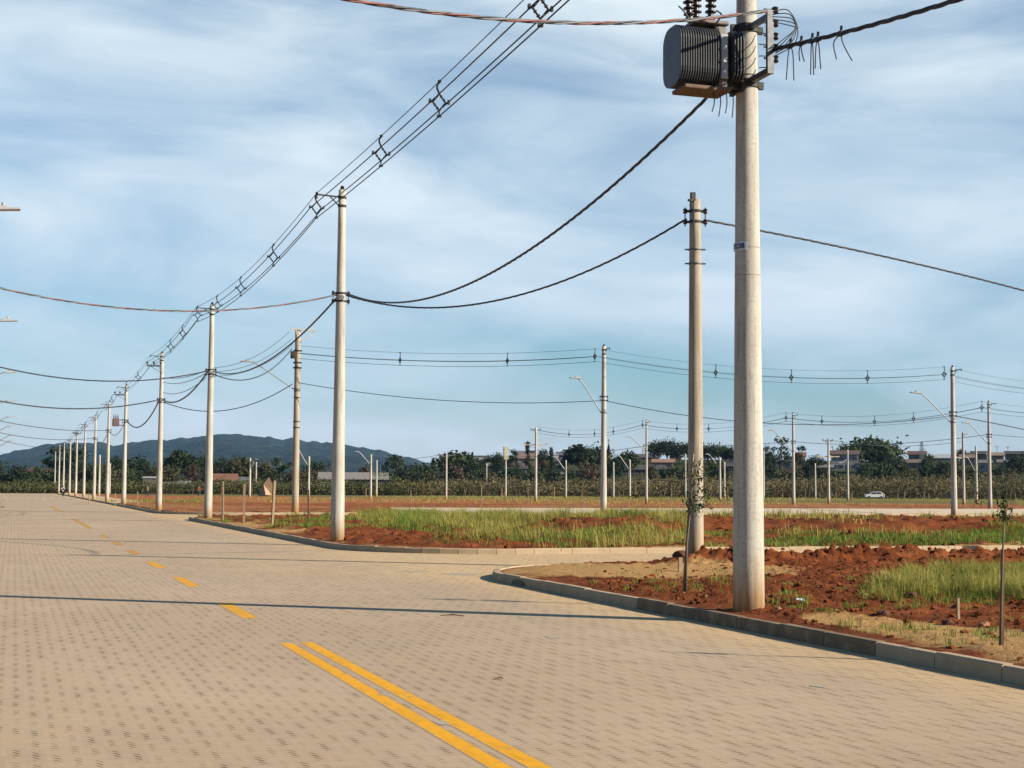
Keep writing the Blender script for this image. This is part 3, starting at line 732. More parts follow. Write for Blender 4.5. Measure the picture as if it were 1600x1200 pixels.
FAR = [('S11', 579, 779, 580, 710, (558, 706), 'far lamp pole in front of the long grey shed'), ('S12', 588, 776, 589, 719, None, 'bare far pole right of the long grey shed'),
       ('S13', 482, 778, 483, 713, (462, 701), 'far lamp pole just right of the weathered frame top pole'),
       ('S14', 390, 777, 390, 716, (400, 718), 'far pole with short arm right of the red roofed house'), ('S15', 399.5, 772, 400, 722, None, 'bare far pole left of the triangular mound'),
       ('S16', 760, 774, 760, 724, None, 'short bare far pole before the hillside trees'), ('S17', 790, 777, 791, 718, None, 'far pole topped by a pale yellowish box'),
       ('S18', 884, 779, 884, 719, (865, 714), 'far lamp pole left of the dry brown tree'), ('S19', 958.5, 778, 959, 722, None, 'bare far pole below the church steeple'),
       ('S20', 984, 780, 984, 718, (965, 712), 'far lamp pole below the umbrella shaped tree'), ('S21', 1071, 778, 1071, 709, None, 'far pole with small crossarm left of the leafy sapling'),
       ('S22', 1125, 783, 1125, 715, (1105, 710), 'far lamp pole right of the leafy sapling'), ('S23', 1132, 780, 1132, 722, None, 'bare far pole right of the leafy sapling'),
       ('S24', 1193.5, 779, 1193, 704, None, 'far pole half hidden by the transformer pole'), ('S25', 1274, 780, 1273, 724, None, 'short bare far pole before the dry thicket'),
       ('S26', 1325, 782, 1324, 703, (1312, 723), 'far lamp pole in front of the white two storey house'), ('S27', 1506, 788, 1502, 676, (1494, 715), 'slim far pole just right of the tallest right hand pole'),
       ('S28', 1526, 786, 1523, 697, (1510, 715), 'far lamp pole in front of the hillside houses, second from right edge'),
       ('S29', 154.5, 775, 156, 711, None, 'short far pole behind the seventh roadside pole'), ('S30', 171, 772, 173, 724, None, 'short far pole behind the sixth roadside pole')]
for key, bx, by_, tx, ty, lm, lab in FAR:
    side(key, bx, by_, tx, ty, lab, rb=.20, rt=.14, n=10, zg=0.0)
    if lm:
        P = POLES[key]; q = at_depth(lm[0], lm[1], P['d']); lamp(P, q, z_at(bx, ty + 15 if ty > 700 else ty + 40, P['c'].x, P['c'].y))
for key, hd, fy in (('S2', (384, 565), 608), ('S3', (899, 591), 645), ('S4', (1431, 614), 660), ('S5', (1509, 661), 693), ('S6', (1205, 673), 705), ('S9', (982, 683), 704)):
    P = POLES[key]; lamp(P, at_depth(hd[0], hd[1], P['d']), z_at(proj(P['c'])[0], fy, P['c'].x, P['c'].y))
# fittings
for i in (1, 2, 3, 4, 5, 6, 7, 8, 9, 10, 11, 12, 13): top_bracket(POLES[f'R{i}'], (-1, 0))
top_bracket(POLES['R0'], (-1, 0))
for i in (4, 5): pins(POLES[f'R{i}'], POLES[f'R{i}']['c'].z + POLES[f'R{i}']['h'] - .8, (-1, 0), 3, .45, off=.5)
pins(POLES['R9'], POLES['R9']['c'].z + POLES['R9']['h'] - .3, (-1, 0), 3, .6)
for i in range(2, 9): spools(POLES[f'R{i}'], POLES[f'R{i}']['c'].z + 6.9, (-1, 0))
for key in ('S3', 'S4', 'S5', 'S6', 'S9', 'S27'): top_bracket(POLES[key], (0, -1), L_=.9)
for key in ('S3', 'S4', 'S5', 'S6'): spools(POLES[key], POLES[key]['c'].z + POLES[key]['h'] * .70, (-1, 0))
for key in ('S7', 'S8'): pins(POLES[key], POLES[key]['c'].z + POLES[key]['h'] - 2.2, (1, 0), 3, 1.6, True); pins(POLES[key], POLES[key]['c'].z + POLES[key]['h'] - .3, (1, 0), 2, .7)
for key in ('S10', 'S21'): pins(POLES[key], POLES[key]['c'].z + POLES[key]['h'] - .3, (1, 0), 3, 1.2)
# S1 top: racks, clamp rings, photocell
P = POLES['S1']; zt = P['c'].z + P['h']
spools(P, zt - .24, (1, -.3), 2)
for py in (390, 412): band(P['c'], z_at(1092, py, P['c'].x, P['c'].y), rad(P, 5) + .012, .028, P['o'], True, (1, -.3), M_STEEL)
b = MB(); q = at_depth(1084, 330, P['d']); b.tube([q + Vector((0, 0, -.4)), q, q + Vector((-.01, 0, .22))], .014, 6)
b.box(q + Vector((-.02, 0, .30)), (.09, .08, .16)); b.box(q + Vector((-.05, 0, .22)), (.13, .09, .04)); b.build('photocell', M_DARK, P['o'])
# S2 top frame
P = POLES['S2']; zt = P['c'].z + P['h']; c = P['c']
b = MB(); a0 = Vector((c.x - .45, c.y - .15, zt + .02)); a1 = Vector((c.x + 1.0, c.y - .15, zt - .05))
b.bar(a0, a1, .09, .09); b.bar(a0 + Vector((.3, 0, 0)), (c.x, c.y - .15, zt - .7), .06); b.bar(a1, (c.x + .15, c.y - .15, zt - .75), .06)
b.build('top_frame', M_POLE, P['o'])
b = MB(); b.box((c.x - .28, c.y - .1, zt - 1.5), (.28, .3, .42)); b.build('switch_box', M_DARK, P['o'], bevel=.03)
for dz in (1.25, 1.95, 2.25): band(c, zt - dz, rad(P, zt - dz) + .02, .09, P['o'])
for dz in (3.6, 4.0, 5.4, 5.75): band(c, zt - dz, rad(P, zt - dz) + .015, .06, P['o'], False)
# red cut-out box hung on the fifth roadside pole
P = POLES['R5']; q = at_depth(181, 660, P['d'])
t = thing('recloser_box', q, 'small reddish transformer box hung high on the fifth roadside pole', 'transformer')
b = MB(); b.box(q, (.55, .5, .62)); b.build('tank', simple('reddish_grey_paint', (.15, .09, .085), (.20, .14, .13), 5, .6), t, bevel=.06)
b = MB()
for s in (-1, 0, 1): b.lathe(q + Vector((s * .16, 0, .31)), [(.04, 0), (.06, .05), (.03, .1), (.06, .15), (.03, .35)], 8)
b.build('bushings', M_PORC, t)
b = MB(); b.bar(q + Vector((0, 0, .2)), (P['c'].x - .1, P['c'].y, q.z + .2), .07); b.bar(q - Vector((0, 0, .22)), (P['c'].x - .1, P['c'].y, q.z - .22), .07); b.build('hanger_bracket', M_DARK, t)
# pale box on S17
P = POLES['S17']; q = at_depth(790.5, 708, P['d']); b = MB(); b.box(q, (.9, .5, 2.4)); b.build('pole_top_box', simple('pale_yellow_box', (.5, .46, .3), (.44, .4, .27), 2, .7), P['o'], bevel=.05)
# number plate on the transformer pole
P = POLES['R1']; pz = z_at(1158, 387, ROWX, P['c'].y); rr_ = rad(P, pz) + .012
facing = math.atan2(-P['c'].y, -ROWX)                       # towards the road
pc = facing - R(42)
def on_cyl(s, z, off=0.0): a = pc + s / rr_; return Vector((ROWX + (rr_ + off) * math.cos(a), P['c'].y + (rr_ + off) * math.sin(a), pz + z))
b = MB(); ns = 12; W_, H_ = .26, .105
gridp = [on_cyl(-W_ / 2 + W_ * i / ns, zz, o) for o in (0, .004) for zz in (-H_ / 2, H_ / 2) for i in range(ns + 1)]
k = ns + 1
b.add(gridp, [(i, i + 1, k + i + 1, k + i) for i in range(ns)] + [(2 * k + i, 2 * k + i + 1, 3 * k + i + 1, 3 * k + i) for i in range(ns)] +
      [(i, i + 1, 2 * k + i + 1, 2 * k + i) for i in range(ns)] + [(k + i, k + i + 1, 3 * k + i + 1, 3 * k + i) for i in range(ns)])
plate = b.build('number_plate', M_PLATE, P['o'])
cu = bpy.data.curves.new('plate_text', 'FONT'); cu.body = '0238'; cu.size = .088; cu.align_x = 'CENTER'; cu.align_y = 'CENTER'; cu.extrude = .0; cu.offset = .003; cu.resolution_u = 4
to = bpy.data.objects.new('plate_text', cu); COL.objects.link(to)
dg = bpy.context.evaluated_depsgraph_get(); tm = bpy.data.meshes.new_from_object(to.evaluated_get(dg)); bpy.data.objects.remove(to)
for v in tm.vertices:
    q = on_cyl(v.co.x, v.co.y, .0065) - ORI[P['o'].name]; v.co = q
tm.materials.clear(); tm.materials.append(M_NAVY); no = bpy.data.objects.new('plate_numerals', tm); COL.objects.link(no); no.parent = plate
# thin ring joints on the near pole
for py in (388, 431, 120): 
    z = z_at(1172, py, ROWX, P['c'].y); bb = MB(); bb.lathe((ROWX, P['c'].y, z - .006), [(rad(P, z) + .003, 0), (rad(P, z) + .003, .012)], 24)
    bb.build('ring_joint' if py != 120 else 'clamp_band', M_POLE2 if py != 120 else M_DARK, P['o'])

# ------------------------------------------------------------------ big transformer on the nearest pole
P = POLES['R1']; py0 = P['c'].y
ZB, ZT = 6.50, 7.28
tx0 = 7.52; cyT = py0 - .02
t = thing('transformer', (7.9, cyT, ZB), 'grey finned pole transformer with rusty underside hung on the nearest pole', 'transformer')
def fin(x, ymid, yh, z0, z1, r, th, name='radiator_fin', mat=M_FIN):
    pts = []
    for (sy, sz, a0) in ((1, 1, 0), (-1, 1, 90), (-1, -1, 180), (1, -1, 270)):
        cy_, cz_ = ymid + sy * (yh - r), (z1 - r if sz > 0 else z0 + r)
        for i in range(7): a = R(a0 + 90 * i / 6); pts.append(Vector((x, cy_ + r * math.cos(a), cz_ + r * math.sin(a))))
    bb = MB(); bb.prism(pts, (-th / 2, 0, 0), (th / 2, 0, 0)); return bb.build(name, mat, t, bevel=.007)
for i in range(17): fin(tx0 + .012 + i * .033, cyT, .27, ZB + .02, ZT - .01, .20, .019)
for i in range(4): fin(8.245 + i * .040, cyT + .02, .30, ZB + .10, ZT - .04, .13, .022)
bb = MB(); bb.box((8.12, cyT, (ZB + ZT) / 2 + .02), (.18, .36, ZT - ZB)); bb.build('tank', M_TANK, t, bevel=.05)
bb = MB(); bb.box((7.90, cyT - .05, ZB - .015), (.62, .40, .05)); bb.build('base_plate', M_BOTTOM, t, bevel=.012)
bb = MB(); bb.box((7.98, cyT, ZT + .045), (.46, .40, .05)); bb.build('lid', M_TANK, t, bevel=.015)
for (qx, qy, lean) in ((7.74, -.05, -.06), (7.88, .06, -.01), (8.04, .0, .04)):
    bb = MB(); pr = [(.05, 0), (.05, .05)]
    for q in range(5): pr += [(.034, .07 + q * .075), (.072, .085 + q * .075), (.068, .10 + q * .075), (.034, .115 + q * .075)]
    pr += [(.028, .48), (.022, .60)]
    bb.lathe((qx, cyT + qy, ZT + .06), pr, 12, axis=(lean, 0, 1)); bb.build('bushing', M_PORC, t)
for z in (ZB + .08, ZT - .18):
    bb = MB()
    for s in (-.12, .12): bb.bar((8.12, cyT + s, z), (8.44, py0 + s * .7, z), .05, .08)
    bb.box((8.42, py0, z), (.05, .36, .12))
    bb.build('hanger_bracket', M_DARK, t)
for (a, q) in (((7.66, -.28), (7.55, -.33)), ((8.0, -.2), (8.05, -.33))):
    bb = MB(); bb.curve([(a[0], cyT + a[1], ZT - .02), (q[0], cyT + q[1] * .9, ZT + .10), (q[0] - .08, cyT + q[1], ZT + .14)], .011, 6); bb.build('lifting_hook', M_DARK, t)
for s in range(4):
    bb = MB(); bb.curve([(8.02 + s * .09, cyT - .12, ZB - .02), (8.02 + s * .085, cyT - .16, ZB - .16), (7.97 + s * .09, cyT - .2, ZB - .30 - .05 * (s % 2))], .007, 5); bb.build('loose_lead', M_WIRE, t)
bb = MB(); bb.box((8.13, cyT - .205, ZB + .40), (.10, .03, .56)); bb.build('rating_panel', M_LAMP, t, bevel=.008)
# secondary rack on the same pole
o = P['o']; ya = py0 - .62
z0, z1 = 6.66, 7.34
bb = MB(); bb.bar((ROWX, py0 - .1, z0), (ROWX, ya, z0), .07, .07); bb.bar((ROWX, py0 - .1, z1), (ROWX, ya, z1), .06, .06); bb.bar((ROWX, ya, z0 - .04), (ROWX, ya, z1 + .06), .085, .05)
bb.build('rack_frame', M_STEEL, o)
for z in (6.76, 6.90, 7.04, 7.2, 7.36):
    kk = MB(); kk.lathe((ROWX + .07, ya, z), [(.025, 0), (.045, .015), (.028, .045), (.045, .075), (.025, .09)], 8); kk.bar((ROWX - .08, ya, z + .045), (ROWX + .1, ya, z + .045), .02); kk.build('spool_insulator', M_PORC, o)
band(P['c'], z0 - .02, rad(P, z0) + .02, .1, o); band(P['c'], z1, rad(P, z1) + .02, .1, o)
for i in range(5):
    s = i * .05; bb = MB()
    bb.curve([(ROWX + .02, ya - .02, 7.38 - s * .6), (ROWX + .20 + s * .5, ya - .08, 7.40 - s), (ROWX + .32 - s * .3, ya - .10, 7.20 - s * .3), (ROWX + .27 - s, ya - .1, 6.98), (ROWX + .06, ya - .02, 6.84 + s * .6)], .0065, 5); bb.build('jumper_wire', M_WIRE, o, smooth=True)
for i in range(4):
    bb = MB(); bb.curve([(ROWX + .1, py0 - .13, 7.28 - i * .15), (ROWX + .16, py0 - .32, 7.2 - i * .13), (ROWX + .02, ya + .06, 7.12 - i * .09)], .007, 5); bb.build('jumper_wire', M_WIRE, o, smooth=True)

# ------------------------------------------------------------------ cables
def sag_curve(A, B, s, n): return [A.lerp(B, i / n) - Vector((0, 0, 4 * s * (i / n) * (1 - i / n))) for i in range(n + 1)]
def solve_sag(A, B, via):
    if via is None: return .35
    if isinstance(via, (int, float)): return via
    best = min(range(1, 400), key=lambda i: abs(proj(A.lerp(B, i / 400))[0] - via[0])); tt = best / 400; Q = A.lerp(B, tt)
    return (Q.z - z_at(via[0], via[1], Q.x, Q.y)) / (4 * tt * (1 - tt))
def strand(b, C, r, hr, ph, pitch, n=5):
    pts = []
    Ltot = 0; 
    for i, p in enumerate(C):
        if i: Ltot += (C[i] - C[i - 1]).length
        tdir = (C[min(i + 1, len(C) - 1)] - C[max(i - 1, 0)]).normalized(); x = tdir.cross(Vector((0, 0, 1))).normalized(); y = x.cross(tdir)
        a = ph + 2 * math.pi * Ltot / pitch; pts.append(p + x * hr * math.cos(a) + y * hr * math.sin(a))
    b.tube(pts, r, n)
def twisted(A, B, via, label, red=False, r=.017, group='twisted service cables'):
    A = Vector(A); B = Vector(B); s = solve_sag(A, B, via); Ln = (B - A).length
    C = sag_curve(A, B, s, max(24, int(Ln / .13))); b = MB()
    for k in range(3): b.mi = k; strand(b, C, r, r * 1.05, k * 2.094, .95)
    o = b.build('twisted_cable', [M_WIRE, M_GREYWIRE if red else M_WIRE, M_REDWIRE if red else M_BLACK], origin=A, smooth=True)
    tag(o, label, 'cable', group); return o, C
def plain(A, B, via, label, r=.02, group='overhead wires'):
    A = Vector(A); B = Vector(B); s = solve_sag(A, B, via)
    b = MB(); b.tube(sag_curve(A, B, s, 28), r, 5); o = b.build('overhead_wire', M_WIRE, origin=A, smooth=True); tag(o, label, 'wire', group); return o
SP = None
def spacer_mesh():
    b = MB(); r = .017
    D = [(0, .155), (.12, 0), (0, -.155), (-.12, 0)]
    for i in range(4): a, c = D[i], D[(i + 1) % 4]; b.tube([(a[0], 0, a[1]), (c[0], 0, c[1])], r, 5)
    b.tube([(0, 0, .155), (-.02, 0, .20), (-.045, 0, .26), (-.035, 0, .33), (.0, 0, .37)], .02, 5)
    for s in (-1, 1): b.tube([(s * .12, 0, 0), (s * .17, 0, 0)], .016, 5); b.box((s * .175, 0, .015), (.035, .06, .075))
    b.tube([(0, 0, -.155), (0, 0, -.235)], .014, 5); b.box((0, 0, -.25), (.075, .06, .04)); b.box((0, 0, .385), (.05, .08, .04))
    for i in range(4):
        a, c = D[i], D[(i + 1) % 4]
        for q in (.3, .7): b.box((a[0] + (c[0] - a[0]) * q, 0, a[1] + (c[1] - a[1]) * q), (.028, .075, .028), Matrix.Rotation(R(45), 3, 'Y'))
    return b
def bundle(A, B, via, label, lat, spots, r=.014, big=1.1, group='spacer cable spans'):
    "four parallel wires kept apart by diamond spacers"
    global SP
    A = Vector(A); B = Vector(B); s = solve_sag(A, B, via); lat = Vector((lat[0], lat[1], 0)).normalized()
    t = thing('spacer_cable', A, label, 'power line', group); n = 26
    C = sag_curve(A, B, s, n)
    for (u, v, rr) in ((0, .385, r * .7), (-.16, 0, r), (.15, 0, r), (0, -.255, r)):
        b = MB(); b.tube([p + lat * u * big + Vector((0, 0, v * big)) for p in C], rr, 5); b.build('wire', M_WIRE, t, smooth=True)
    for q in spots:
        p = A.lerp(B, q) - Vector((0, 0, 4 * s * q * (1 - q)))
        if SP is None:
            SP = spacer_mesh().build('spacer', M_BLACK); SP.parent = t; o = SP
        else:
            o = SP.copy(); COL.objects.link(o); o.parent = t
        o.location = p - A; o.rotation_euler = (0, 0, math.atan2(lat.y, lat.x)); o.scale = (big, big, big)
    return t
def brk(key, dx=-.72, dy=0, drop=.55): P = POLES[key]; return Vector((P['c'].x + dx, P['c'].y + dy, P['c'].z + P['h'] - drop))
A = brk('R1'); B = brk('R2'); K = A.y
def tfor(px, A, B):  # parameter at which the span crosses column px
    return min((abs(proj(A.lerp(B, i / 300))[0] - px), i / 300) for i in range(301))[1]
bundle(A, B, (687, 160), 'four wires with diamond spacers from the transformer pole to the second pole', (1, 0), [tfor(x, A, B) for x in (845, 687, 595)] + [1.0])
A, B = brk('R2'), brk('R3')
bundle(A, B, (428, 402), 'four wires with diamond spacers from the second to the third roadside pole', (1, 0), [tfor(x, A, B) for x in (428, 377, 340)] + [.98])
A, B = brk('R3'), brk('R4')
bundle(A, B, (286, 521), 'four wires with diamond spacers from the third to the fourth roadside pole', (1, 0), [tfor(x, A, B) for x in (286, 267)])
for i in range(4, 13):
    A, B = brk(f'R{i}'), brk(f'R{i+1}')
    bundle(A, B, .38, f'four wires with spacers between the {ordw[i-1]} and {ordw[i]} roadside poles', (1, 0), [.3, .65] if i < 8 else [.5], r=.010)
A, B = brk('R0'), brk('R1')
bundle(A, B, .4, 'four wires running overhead from behind the viewpoint to the transformer pole', (1, 0), [.5])
# low-voltage twisted cables along the row
def lv(key, z=None, dx=0, dy=0): P = POLES[key]; zz = z if z else P['c'].z + 6.85; return Vector((P['c'].x + dx, P['c'].y + dy, zz))
P1 = POLES['R1']
r1 = Vector((ROWX, ya + .03, 7.0))
o, C = twisted(Vector((ROWX - .08, py0 + .05, 6.9)), lv('R2', z_at(540, 459, ROWX, POLES['R2']['c'].y), .12, -.2), (800, 408), 'thick dark twisted cable from below the transformer down to the second pole', r=.0125)
o, C = twisted(Vector((ROWX + .05, ya - .03, 6.92)), lv('R0', 7.0), (1350, 43), 'dark twisted cable with dangling tails leaving the transformer pole upper right', r=.014)
for (q, sp, lng, lean) in ((.020, .05, .42, -.02), (.036, .02, .40, 0), (.046, .035, .34, .01), (.066, .10, .24, .18), (.028, .03, .2, .05)):
    p = C[int(q * (len(C) - 1))]; k = MB()
    for s in (-1, 1): k.curve([p + Vector((0, 0, .0)), p + Vector((s * sp * .6, lean * .3, -.1)), p + Vector((s * sp + lean * .8, lean, -lng))], .007, 5)
    k.box(p, (.05, .09, .05)); k.bar(p, p + Vector((.02, .02, .09)), .025); k.build('wire_tail', M_WIRE, o)
def top_z():
    "height on the left pole that makes the top cable leave the picture where it does in the photo"
    A = Vector((ROWX, ya, 7.40)); best = None
    for i in range(160):
        B = lv('L0', 5.0 + i * .05); sg = solve_sag(A, B, (870, 35))
        if sg < .05: continue
        C = sag_curve(A, B, sg, 80); e = min((abs(proj(p)[0] - 545) + 0 * p.z, proj(p)[1]) for p in C)[1]
        if best is None or abs(e) < best[0]: best = (abs(e), B.z)
    print('top cable', best); return best[1]
twisted(Vector((ROWX, ya, 7.40)), lv('L0', top_z()), (870, 35), 'red and grey twisted cable passing in front of the transformer at the top', True, r=.012)
S1 = POLES['S1']; s1z = z_at(1094, 343, S1['c'].x, S1['c'].y)
twisted(lv('R2', z_at(540, 462, ROWX, POLES['R2']['c'].y), .12, -.15), lv('S1', s1z, -.2), (700, 480), 'dark twisted cable sagging from the second pole to the shorter brownish pole', r=.0125)
e = at_depth(1700, 482, 41)
t2 = pole('E1', Vector((e.x, e.y, .13)), 8.2, 'concrete pole beyond the right edge holding the end of the sagging cable')
twisted(lv('S1', s1z, .2), Vector((e.x, e.y, e.z)), (1400, 405), 'twisted cable running from the shorter brownish pole off to the right edge', r=.0125)
twisted(lv('R2', None, -.12), lv('L1', 6.9), (200, 482), 'twisted cable crossing the road leftward from the second roadside pole', True, r=.0125)
twisted(lv('R2', z_at(530, 466, ROWX, POLES['R2']['c'].y), -.12), lv('R3', z_at(328, 580, ROWX, POLES['R3']['c'].y), .1), (465, 529), 'twisted cable from the second pole down to the third pole', r=.015)
twisted(lv('R3', None, -.12), lv('R4', None, .1), (300, 612), 'twisted cable sagging between the third and fourth roadside poles', r=.021)
twisted(lv('R4', None, -.1), lv('R5', None, .1), (222, 665), 'twisted cable sagging between the fourth and fifth roadside poles', r=.023)
plain(lv('R5'), lv('R6'), (180, 680), 'drooping cable between the fifth and sixth roadside poles', .03)
plain(lv('R6'), lv('R7'), .9, 'drooping cable between the sixth and seventh roadside poles', .03)
twisted(lv('R3', None, -.1), lv('L2', 6.9), (110, 592), 'twisted cable crossing the road leftward from the third roadside pole', r=.015)
twisted(lv('R4', None, -.1), lv('L3', 6.9), (150, 638), 'twisted cable crossing the road leftward from the fourth roadside pole', r=.021)
plain(lv('R6', None, -.1), lv('L4', 6.9), (90, 671), 'cable crossing the road leftward from the sixth roadside pole', .03)
plain(lv('R7', None, -.1), lv('L5', 6.9), (70, 686), 'cable crossing the road leftward from the seventh roadside pole', .03)
plain(lv('R9', None, -.1), lv('L6', 6.9), .5, 'cable crossing the road leftward from the ninth roadside pole', .03)
# branch to the frame-top pole and along the second street
S2 = POLES['S2']; c2 = S2['c']; zt2 = c2.z + S2['h']
def onp(key, px, py): P = POLES[key]; return at_depth(px, py, P['d'])
R3 = POLES['R3']
for i, (a, bq, lab) in enumerate((((452, 518), (333, 575), 'upper'), ((455, 530), (333, 581), 'middle'), ((458, 538), (333, 588), 'lower'))):
    plain(onp('R3', *bq), onp('S2', *a), .45, f'{lab} of the three branch wires rising to the frame top pole', .014)
plain(onp('R3', 333, 584), onp('S2', 456, 545), .9, 'thick branch cable sagging below the three branch wires', .028)
plain(onp('R4', 258, 629), onp('S2', 457, 600), (345, 642), 'low service cable from the fourth roadside pole to the frame top pole', .026)
for i, (a, bq, via) in enumerate((((255, 590), (322, 579), (290, 589)), ((255, 597), (322, 583), (290, 597)), ((255, 613), (322, 590), (290, 611)))):
    plain(onp('R4', *a), onp('R3', *bq), via, f'{["upper","middle","lower"][i]} of three slack wires between third and fourth pole tops', .018)
def street(a, bk, pa, pb, via, spx, lab, r=.016, big=1.15):
    A, B = onp(a, *pa), onp(bk, *pb); bundle(A, B, via, lab, (0, 1), [tfor(x, A, B) for x in spx], r=r, big=big)
street('S2', 'S3', (466, 552), (931, 557), (790, 564), (625, 793, 929), 'spacer line from the frame top pole to the pole left of the sapling', r=.013)
street('S3', 'S4', (933, 557), (1477, 585), (1236, 590), (1118, 1236, 1355, 1475), 'spacer line passing behind the transformer pole to the tallest right pole', r=.010)
E2 = at_depth(1720, 615, POLES['S4']['d'] + 8)
pole('E2', Vector((E2.x, E2.y, .13)), 9.9, 'concrete pole beyond the right edge carrying the far street line')
street('S4', 'E2', (1490, 588), (1720, 612), (1600, 607), (), 'spacer line leaving the tallest right pole to the right edge', r=.010)
plain(onp('S2', 466, 598), onp('S3', 940, 626), (700, 626), 'low cable from the frame top pole to the pole left of the sapling', .021)
plain(onp('S3', 945, 626), onp('S4', 1484, 650), (1140, 657), 'low cable from the pole left of the sapling to the tallest right pole', .021)
plain(onp('S4', 1491, 650), onp('E2', 1720, 700), (1600, 671), 'low cable from the tallest right pole to the right edge', .03)
street('S8', 'S9', (840, 672), (1004, 664), (929, 678), (889, 929, 958, 1004), 'far spacer line above the church steeple', r=.015, big=1.35)
street('S9', 'S6', (1004, 664), (1228, 653), (1107, 670), (1058, 1107, 1228), 'far spacer line above the pine grove', r=.015, big=1.35)
street('S6', 'S5', (1228, 653), (1534, 637), (1366, 659), (1284, 1366, 1427, 1534), 'far spacer line above the broad domed tree', r=.014, big=1.35)
E3 = at_depth(1720, 648, POLES['S5']['d'] + 6); pole('E3', Vector((E3.x, E3.y, .13)), 9.9, 'concrete pole beyond the right edge at the end of the farther line')
street('S5', 'E3', (1534, 637), (1720, 648), (1600, 645), (), 'far spacer line leaving the rightmost far pole', r=.014, big=1.35)
plain(onp('S9', 1010, 695), onp('S6', 1236, 690), (1100, 697), 'lower far cable from the pine grove pole toward the eucalyptus pole', .023)
plain(onp('S6', 1238, 690), onp('S5', 1544, 679), (1370, 694), 'lower far cable above the broad domed tree', .023)
plain(onp('S5', 1546, 679), onp('E3', 1720, 690), (1640, 686), 'lower far cable leaving the rightmost far pole', .023)
plain(onp('S10', 696, 710), onp('S9', 1008, 697), (870, 712), 'faint far cable across the hillside houses', .03)
plain(onp('S11', 580, 714), onp('S10', 695, 709), (640, 717), 'faint far cable above the right slope of the hill', .03)
plain(onp('S7', 1293, 687), onp('S27', 1502, 690), (1400, 697), 'faint far cable right of the crossarm pole', .03)

# ------------------------------------------------------------------ vegetation
def leaf_cloud(cent, n_each, spread, size, flat=.75, droop=0.0, aspect=.6):
    "numpy quads scattered about clump centres -> (v, f)"
    cent = np.asarray(cent, float); K = len(cent)
    P = np.repeat(cent, n_each, 0) + RNG.normal(0, 1, (K * n_each, 3)) * (np.repeat(np.asarray(spread, float).reshape(-1, 1) if np.ndim(spread) else np.full((K, 1), spread), n_each, 0)) * np.array([1, 1, flat])
    M = len(P); a = RNG.normal(0, 1, (M, 3)); a[:, 2] -= droop; a /= np.linalg.norm(a, axis=1)[:, None]
    q = RNG.normal(0, 1, (M, 3)); b_ = np.cross(a, q); b_ /= np.linalg.norm(b_, axis=1)[:, None] + 1e-9
    s = size * RNG.uniform(.55, 1.3, (M, 1)); A_ = a * s; B_ = b_ * s * aspect
    v = np.stack([P - A_, P - B_ * .9, P + A_, P + B_ * .9], 1).reshape(-1, 3)
    return v, np.arange(M * 4).reshape(-1, 4)
def rand_in_ball(n):
    p = RNG.normal(0, 1, (n, 3)); p /= np.linalg.norm(p, axis=1)[:, None]; return p * RNG.uniform(.25, 1, (n, 1)) ** .5
def tree(px, top, wpx, d, kind, leaf, label, base=None, group='trees on the skyline', cat='tree'):
    p = far_pt(px, d); zt = z_at(px, top, p.x, p.y); h = max(2.0, zt - p.z); wd = wpx * d / F / 2
    names = {'round': 'broadleaf_tree', 'dome': 'broad_domed_tree', 'conifer': 'conifer_tree', 'pine': 'pine_tree', 'euc': 'eucalyptus_tree', 'bush': 'bushy_tree', 'bare': 'dry_tree'}
    t = thing(names[kind], p, label, cat, group)
    if kind in ('round', 'bush', 'bare'):
        n = 34; c = rand_in_ball(n) * np.array([wd * .8, wd * .8, h * .36]) + np.array([0, 0, h * (.60 if kind != 'bush' else .55)]); c[:, 2] += .12 * h * (RNG.random(n) - .5); sp = wd * .26; tr = .5
    elif kind == 'dome':
        n = 60; c = rand_in_ball(n); c[:, 2] = np.abs(c[:, 2]); c = c * np.array([wd * .88, wd * .88, h * .48]) + np.array([0, 0, h * .46]); sp = wd * .15; tr = .5
    elif kind == 'conifer':
        n = 36; z = RNG.uniform(.12, 1, n); rr = (1 - z) * wd * RNG.uniform(.3, 1, n); a = RNG.uniform(0, 6.28, n); c = np.stack([rr * np.cos(a), rr * np.sin(a), z * h * .97], -1); sp = wd * .22; tr = .9
    elif kind == 'pine':
        n = 40; c = rand_in_ball(n) * np.array([wd * .95, wd * .85, h * .30]) + np.array([0, 0, h * .67]); sp = wd * .32; tr = .8
    else:  # eucalyptus: loose clumps with gaps
        n = 17; z = RNG.uniform(.35, .98, n); rr = wd * (.35 + .65 * np.sin(z * 3.0)) * RNG.uniform(.2, 1, n); a = RNG.uniform(0, 6.28, n)
        c = np.stack([rr * np.cos(a), rr * np.sin(a), z * h], -1); sp = wd * .15; tr = .92
    per = {'dome': 46, 'euc': 42}.get(kind, 40)
    ls = max(.28, min(.8, wd * .11))
    v, f = leaf_cloud(c, per if kind != 'bare' else 22, sp, ls, .8)
    k = v[:, 2] < .25; v[k, 2] = .25
    crown = np_mesh('crown', v, f, LEAF[leaf]); crown.parent = t; ORI[crown.name] = Vector(p)
    b = MB(); r = max(.12, h * .022); hh = h * tr
    b.tube([p + Vector((0, 0, -.4)), p + Vector((.02 * h, 0, hh * .5)), p + Vector((0, .01 * h, hh))], [r, r * .8, r * .35], 7)
    for i in range(7 if kind != 'bare' else 14):
        q = c[int(RNG.integers(0, n))]; z0 = min(hh * .95, max(.25 * h, q[2] - .25 * h))
        b.tube([p + Vector((0, 0, z0)), p + Vector((q[0] * .5, q[1] * .5, z0 + (q[2] - z0) * .6)), p + Vector(q)], [r * .4, r * .28, r * .1], 5)
    b.build('trunk', M_BARK, t, smooth=True)
    return t
